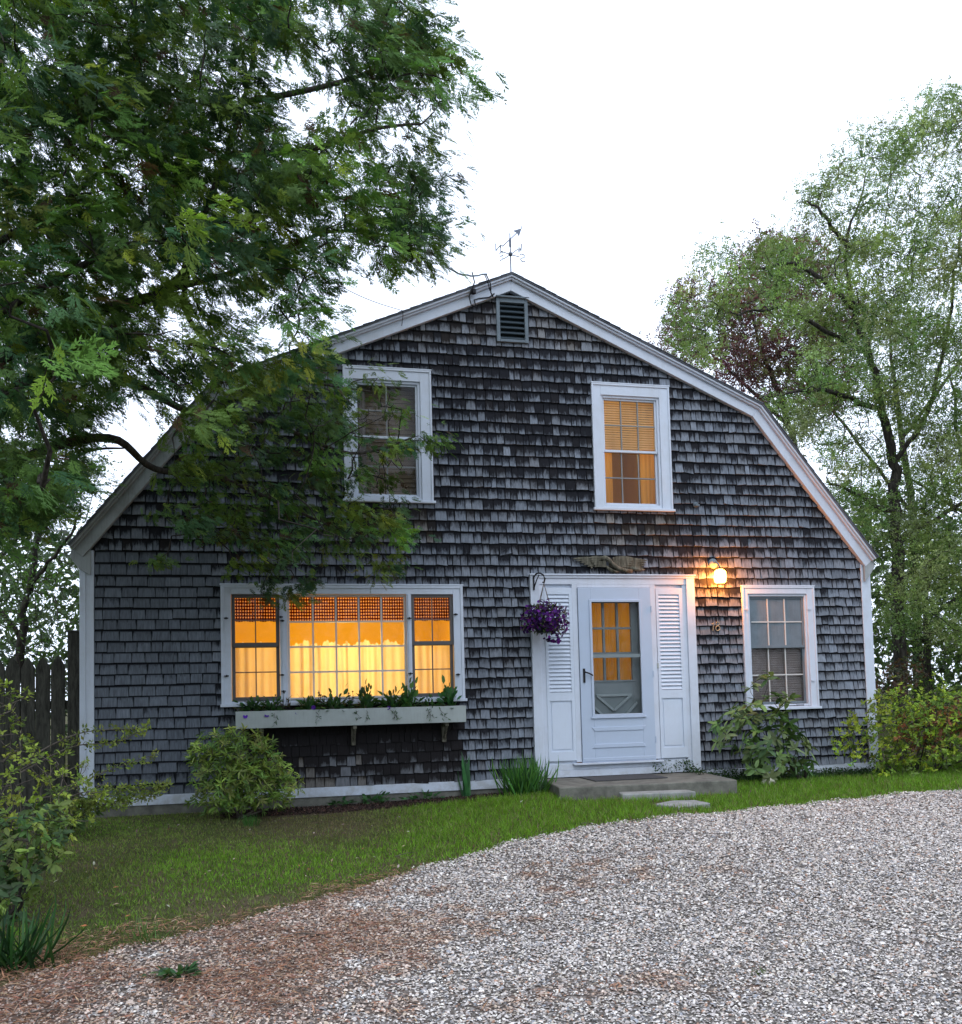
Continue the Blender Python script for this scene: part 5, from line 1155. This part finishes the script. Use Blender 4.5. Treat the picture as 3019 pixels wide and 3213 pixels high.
# ------------------------------------------------------------------ shrubs
def shrub(name, label, poly, y0, y1, n, mind, tpl, size, cols, base, stems=5, mat='leaf', bark='twig', r=0.014, per=1, spread=0.02, up=0.9, cat='shrub', out=1.0, group=None, holes=(), loose=0.012):
    t = in_region(n, poly, y0, y1, holes, mind); root = empty(name, base, label, cat, group)
    # keep the shell: whorls sit on the outside of the shrub, facing away from its middle
    t = t+rng.normal(0, loose, t.shape); c = t.mean(0); base = np.array(base, float)
    b = MB(); nodes = []
    for k in range(stems):
        tt = t[rng.integers(len(t))]; q = base+(tt-base)*0.55; cv = curve([base+rng.normal(0, 0.03, 3)*[1, 1, 0], (base+q)/2+rng.normal(0, 0.03, 3), q], 4); b.tube(cv, r, 6, r*0.5); nodes += cv[2:]
    grow(b, nodes, t, 0.002, 0.010, 3, 0.0, 4, 0.1, r*0.7)
    b.build('stems', M[bark], root, smooth=True)
    cc = np.repeat(t, per, 0)+(rng.normal(0, spread, (len(t)*per, 3)) if per > 1 else 0); m = len(cc)
    nd = (cc-c)*out; nd /= np.linalg.norm(nd, axis=1, keepdims=True)+1e-6; nd = nd+rng.normal(0, 0.35, (m, 3)); nd[:, 2] += up
    kk, wid, elev, base_t, base_f = tpl; nd /= np.linalg.norm(nd, axis=1, keepdims=True)
    bt = np.clip(np.repeat(tints(len(t), cols, 0.2), per, 0), 0.004, 1)
    ww = np.repeat(np.arange(m), kk); ww = ww[rng.random(len(ww)) < 0.88]; q = len(ww); N_ = nd[ww]; a_ = np.cross(N_, [0.3, 0.5, 0.8]); a_ /= np.linalg.norm(a_, axis=1, keepdims=True); b_2 = np.cross(N_, a_)
    az = rng.uniform(0, 2*pi, q)[:, None]; e_ = (elev+rng.normal(0, 0.28, q))[:, None]
    d_ = (a_*np.cos(az)+b_2*np.sin(az))*np.cos(e_)+N_*np.sin(e_); d_[:, 2] -= 0.12
    ls = rng.uniform(0.55, 1.2, q)*size*np.repeat(1, q)
    tv = [(v[0], v[1]*wid, v[2]) for v in base_t]
    V, F, T = scatter(tv, base_f, cc[ww]+N_*rng.uniform(-0.015, 0.012, (q, 1)), frames(d_, N_+rng.normal(0, 0.25, (q, 3))), ls, bt[ww]*(1+rng.normal(0, 0.16, (q, 1))))
    mesh('foliage', V, F, M[mat], root, tint=np.clip(T, 0.004, 1)); return root
W7 = (8, 1.35, 0.15, LANCE_V, LANCE_T); W8 = (10, 0.72, 0.5, LANCE_V, LANCE_T); W5 = (6, 1.2, 0.5, LEAF_V, [(0,1,2), (0,2,3)])
# round pieris bush
pb = [(375,1490), (372,1450), (400,1430), (440,1418), (500,1425), (520,1446), (560,1482), (578,1512), (572,1545), (545,1566), (490,1560), (440,1575), (395,1568), (365,1540), (385,1515)]
bb = G(465, 1585); bb[1] = max(bb[1], -0.75)
shrub('pieris_bush', 'rounded yellow green pieris bush under the left end of the planter box', pb, -1.05, -0.25, 640, 0.03, W8, 0.076, [(0.17,0.28,0.05), (0.22,0.33,0.06), (0.12,0.22,0.05), (0.27,0.33,0.09)], (bb[0], -0.65, gz(bb[0], -0.65)), 7, 'leaf_glossy', loose=0.035)
# rhododendron
rp = [(1462,1290), (1500,1290), (1500,1340), (1540,1360), (1530,1400), (1580,1440), (1575,1500), (1500,1515), (1450,1500), (1440,1470), (1385,1440), (1378,1400), (1420,1370), (1450,1350)]
rb = G(1500, 1508)
shrub('rhododendron', 'open rhododendron with long glossy leaves in front of the dark window', rp, -0.85, -0.22, 115, 0.08, W7, 0.125, [(0.10,0.18,0.06), (0.14,0.23,0.075), (0.18,0.24,0.10), (0.07,0.13,0.05)], (rb[0]-0.05, -0.5, gz(rb[0], -0.5)), 5, 'leaf_glossy', 'bark', 0.018)
# barberry hedge, two shrubs
hp = [(1618,1440), (1640,1410), (1690,1390), (1690,1365), (1735,1340), (1775,1365), (1820,1335), (1868,1345), (1950,1310), (2050,1330), (2100,1500), (1868,1500), (1740,1508), (1690,1480), (1630,1460)]
hb_ = P(1780, 1495, -0.35)
shrub('barberry_hedge', 'yellow green small leaved hedge at the right corner of the house', hp, -0.9, 0.35, 1500, 0.042, W5, 0.052, [(0.24,0.36,0.035), (0.30,0.40,0.04), (0.16,0.27,0.035), (0.10,0.17,0.03)], (hb_[0], -0.3, 0.3), 10, 'leaf', 'bark', 0.014, 2, 0.04, loose=0.05)
shrub('red_barberry', 'russet leaved barberry growing through the yellow green hedge', [(1740,1395), (1790,1375), (1868,1350), (2000,1340), (2000,1440), (1868,1440), (1790,1460), (1745,1440)], -0.95, 0.1, 300, 0.05, W5, 0.046, [(0.20,0.075,0.03), (0.13,0.06,0.025), (0.24,0.11,0.035)], (hb_[0]+0.25, -0.25, 0.3), 6, 'leaf', 'bark', 0.012, 2, 0.03)
shrub('dark_understory_shrub', 'reddish brown twiggy shrub behind the hedge by the corner board', [(1690,1340), (1730,1290), (1790,1270), (1790,1340), (1740,1350)], 0.9, 1.8, 120, 0.05, W5, 0.05, [(0.10,0.05,0.03), (0.06,0.07,0.03)], (P(1740, 1400, 1.3)[0], 1.3, 0.3), 5, 'leaf', 'bark', 0.012, 2, 0.04)
# left foreground shrubs
lp1 = [(-60,1310), (50,1310), (60,1380), (40,1420), (110,1450), (160,1470), (190,1500), (240,1540), (180,1560), (150,1640), (60,1650), (-60,1660)]
lb = P(-20, 1760, -3.4); lb[2] = gz(lb[0], -3.4)
shrub('twiggy_shrub', 'airy shrub of small yellow green leaves at the left edge, before the fence', lp1, -4.3, -2.9, 240, 0.045, W5, 0.034, [(0.25,0.33,0.05), (0.30,0.38,0.06), (0.15,0.22,0.045)], lb, 8, 'leaf', 'twig', 0.009, 2, 0.02)
sb = MB(); br = empty('spreading_branches', P(60, 1560, -3.3), 'thin spreading branches with yellow green leaves reaching toward the corner board', 'branches')
tp = []
for pts in ([(20,1560), (120,1540), (200,1500), (300,1465)], [(0,1600), (130,1570), (220,1540), (310,1530)], [(40,1500), (140,1450), (230,1440), (290,1405)], [(30,1580), (140,1560), (240,1560), (320,1528)], [(40,1480), (150,1425), (260,1415)], [(20,1620), (110,1590), (190,1570), (250,1545)]):
    c = curve([P(a, b, -3.3+0.12*i) for i, (a, b) in enumerate(pts)], 8); sb.tube(c, 0.006, 5, 0.002); tp.append((c, pts))
q_ = []
for c, pts in tp:
    dens_ = 5 if pts[-1][1] > 1500 else 2
    for i, p in enumerate(c[6:]):
        for k in range(dens_): q_.append(np.array(p)+rng.normal(0, 0.022, 3)); sb.tube([p, q_[-1]], 0.0018, 4, 0.001, cap=False)
q_ = np.array(q_); sb.build('twigs', M['twig'], br); m = len(q_)
V, F, T = scatter(TUFT[0], TUFT[1], q_, frames(rdir(m), rdir(m, 1.2)), rng.uniform(0.022, 0.042, m), tints(m, [(0.18,0.24,0.05), (0.22,0.28,0.06), (0.13,0.18,0.04)])); mesh('leaves', V, F, M['leaf'], br, tint=T)
lp2 = [(-60,1590), (60,1570), (130,1560), (150,1610), (120,1660), (70,1700), (60,1790), (-60,1800)]
shrub('laurel_bush', 'green bush of drooping pointed leaves at the lower left edge', lp2, -4.6, -3.6, 190, 0.055, W7, 0.062, [(0.09,0.16,0.04), (0.16,0.23,0.05), (0.05,0.10,0.035)], (P(10, 1850, -4.2)[0], -4.2, gz(-1.7, -4.2)), 5, 'leaf_glossy', 'bark', 0.012)
shrub('low_azalea', 'low dark shrub at the foot of the left corner board', [(150,1540), (200,1560), (175,1600), (90,1610), (60,1560), (120,1530)], -1.6, -0.9, 60, 0.05, W7, 0.07, [(0.05,0.10,0.03), (0.08,0.13,0.04)], (P(130, 1600, -1.2)[0], -1.2, gz(-1.5, -1.2)), 4, 'leaf_glossy', 'bark', 0.008)
def GF(dx, dy):
    p = G(dx, dy)
    if p[1] > -0.12: q = P(dx, dy, -0.12); p = np.array([q[0], -0.12, gz(q[0], -0.12)])
    return p
def blades(name, label, c, n, h, spread, lean, cols, wid=1.0, cat='plant', group=None, mat='leaf_glossy'):
    c = np.array(c, float); p = c+np.stack([rng.normal(0, spread, n), rng.normal(0, spread*0.7, n), np.zeros(n)], 1)
    d = np.stack([rng.normal(0, lean, n), rng.normal(0, lean, n), np.ones(n)], 1)+(p-c)*1.2
    s = rng.uniform(0.6, 1.1, n)*h; R_ = frames(d, np.stack([d[:, 0], d[:, 1]-0.2, np.full(n, 0.3)], 1)+rng.normal(0, 0.2, (n, 3)))
    V, F, T = scatter(BLADE_V, BLADE_T, p, R_, np.stack([s, np.full(n, h*wid), s], 1), tints(n, cols)); V[:, 2] = np.maximum(V[:, 2], c[2]-0.01)
    return tag(mesh(name, V, F, M[mat], tint=T), label, cat, group)
DG = [(0.03,0.09,0.025), (0.045,0.12,0.03), (0.025,0.07,0.03)]
g_ = P(30, 1900, -5.0)
blades('sword_leaf_plant', 'clump of dark sword shaped leaves at the lower left edge', G(25, 1880), 90, 0.34, 0.09, 0.85, [(0.02,0.065,0.018), (0.03,0.09,0.022), (0.015,0.045,0.018)], 0.6)
blades('iris_plant', 'stiff upright iris fan against the white skirt board', GF(905, 1544), 9, 0.46, 0.02, 0.14, [(0.03,0.11,0.04), (0.04,0.14,0.05)], 1.3)
blades('daylily_clump', 'bushy clump of bright grassy leaves at the left end of the stoop', GF(1018, 1545), 190, 0.44, 0.10, 0.45, [(0.06,0.19,0.03), (0.09,0.24,0.04), (0.04,0.12,0.03)], 0.55)
blades('daffodil_leaves', 'tall pointed leaves behind the daylily clump beside the door trim', GF(1035, 1532), 9, 0.48, 0.03, 0.15, [(0.05,0.15,0.04)], 0.9)
blades('floppy_blades', 'few long arching blades between the iris and the daylily clump', GF(985, 1541), 5, 0.36, 0.02, 0.7, [(0.04,0.10,0.04)], 0.8)
blades('grass_tuft', 'coarse tuft of long grass at the gravel edge, lower left', G(285, 1832), 40, 0.16, 0.05, 0.6, [(0.08,0.17,0.04), (0.12,0.20,0.06)], 0.45)
blades('lawn_tuft', 'dark lush grass tuft in front of the round bush', G(487, 1604), 70, 0.12, 0.045, 0.4, [(0.05,0.15,0.03)], 0.5)
blades('gravel_weed', 'tiny green weed growing out of the open gravel', G(1478, 1892), 30, 0.035, 0.02, 0.8, [(0.07,0.14,0.03)], 1.2)
wd = G(345, 1900); small_plant('broadleaf_weed', (wd[0], wd[1], wd[2]+0.01), 'low broad leaved weed alone in the gravel, lower left', 26, 0.055, 0.08, 0.02, [(0.06,0.14,0.05), (0.05,0.11,0.05)], wide=2.0)
for (a, b, lab, nn) in ((652, 1556, 'leftmost low violet patch at the foot of the skirt board', 26), (712, 1550, 'broad low violet patch below the planter, beside the round bush', 34), (812, 1548, 'rightmost low violet patch at the skirt board, nearest the iris', 26)):
    g_ = G(a, b); small_plant('violet_patch', (g_[0], min(g_[1], -0.08), gz(g_[0], -0.08)+0.01), lab, nn, 0.06, 0.16, 0.06, [(0.07,0.18,0.06), (0.05,0.14,0.05)], group='low weeds along the skirt board', wide=2.3)
# ivy ground cover right of the stoop
n = 6500; x = rng.uniform(4.75, 7.35, n); y = -0.03-rng.random(n)**1.2*0.40-0.15*np.clip((x-4.8)*0.1, 0, 1); x = np.where((x < 5.2), x, x)
sel = rng.random(n) < 0.035; x = np.where(sel, rng.uniform(4.35, 4.95, n), x); y = np.where(sel, rng.uniform(-0.12, -0.02, n), y)
z = np.where(x < 4.8, 0.49, gh(x, y))+rng.random(n)*np.where(x < 5.6, 0.16, 0.10)*(1-np.clip(-y/0.55, 0, 1))
V, F, T = scatter(LEAF_V, LEAF_F, np.stack([x, y, z+0.01], 1), frames(rdir(n), rdir(n, 1.0)), rng.uniform(0.025, 0.045, n), tints(n, [(0.03,0.075,0.025), (0.045,0.10,0.03), (0.02,0.05,0.02)]))
tag(mesh('ivy_ground_cover', V, F, M['leaf'], tint=T), 'dark creeping ivy at the wall foot right of the stoop', 'ivy', kind='stuff')

# ------------------------------------------------------------------ camera, sky, sun
cam = bpy.data.cameras.new('camera'); co = bpy.data.objects.new('camera', cam); C.objects.link(co)
from mathutils import Matrix
m = Matrix(((RT[0], UP[0], -_f[0], CAM[0]), (RT[1], UP[1], -_f[1], CAM[1]), (RT[2], UP[2], -_f[2], CAM[2]), (0, 0, 0, 1))); co.matrix_world = m
cam.sensor_fit = 'HORIZONTAL'; cam.sensor_width = 36.0; cam.lens = FOC/3019*36; cam.shift_y = (PCY-1606.5)/3019; cam.shift_x = 0.0
cam.clip_start = 0.05; cam.clip_end = 2000; sc.camera = co
EL_, AZ = radians(52), radians(200)                      # sun above and behind the camera, to the left, through cloud
wd_ = bpy.data.worlds.new('World'); sc.world = wd_; wd_.use_nodes = True; t = wd_.node_tree; t.nodes.clear()
out = t.nodes.new('ShaderNodeOutputWorld'); bg = t.nodes.new('ShaderNodeBackground'); sky = t.nodes.new('ShaderNodeTexSky'); mx = t.nodes.new('ShaderNodeMix'); mx.data_type = 'RGBA'
sky.sky_type = 'NISHITA'; sky.sun_disc = False; sky.sun_elevation = EL_; sky.sun_rotation = AZ; sky.dust_density = 3.0
mx.inputs[0].default_value = 0.94; mx.inputs[7].default_value = (11.6, 13.0, 15.6, 1)
t.links.new(sky.outputs[0], mx.inputs[6]); t.links.new(mx.outputs[2], bg.inputs[0]); bg.inputs[1].default_value = 0.1; t.links.new(bg.outputs[0], out.inputs[0])
sl = bpy.data.lights.new('sun', 'SUN'); sl.energy = 0.6; sl.angle = radians(30); sl.color = (1.0, 0.97, 0.93); so_ = bpy.data.objects.new('sun', sl); C.objects.link(so_)
from mathutils import Vector
sd = Vector((sin(AZ)*cos(EL_), cos(AZ)*cos(EL_), sin(EL_))); so_.rotation_euler = sd.to_track_quat('Z', 'Y').to_euler()
sc.view_settings.view_transform = 'Standard'; sc.view_settings.look = 'None'; sc.view_settings.exposure = 0.42; sc.view_settings.gamma = 1.0
cy = sc.cycles if hasattr(sc, 'cycles') else None
sc.render.engine = 'CYCLES'
sc.cycles.use_denoising = True; sc.cycles.max_bounces = 8; sc.cycles.diffuse_bounces = 4; sc.cycles.transparent_max_bounces = 12; sc.cycles.transmission_bounces = 4; sc.cycles.caustics_reflective = False; sc.cycles.caustics_refractive = False
try: sc.cycles.denoiser = 'OPENIMAGEDENOISE'; sc.cycles.denoising_input_passes = 'RGB_ALBEDO_NORMAL'; sc.cycles.denoising_prefilter = 'ACCURATE'
except Exception: pass
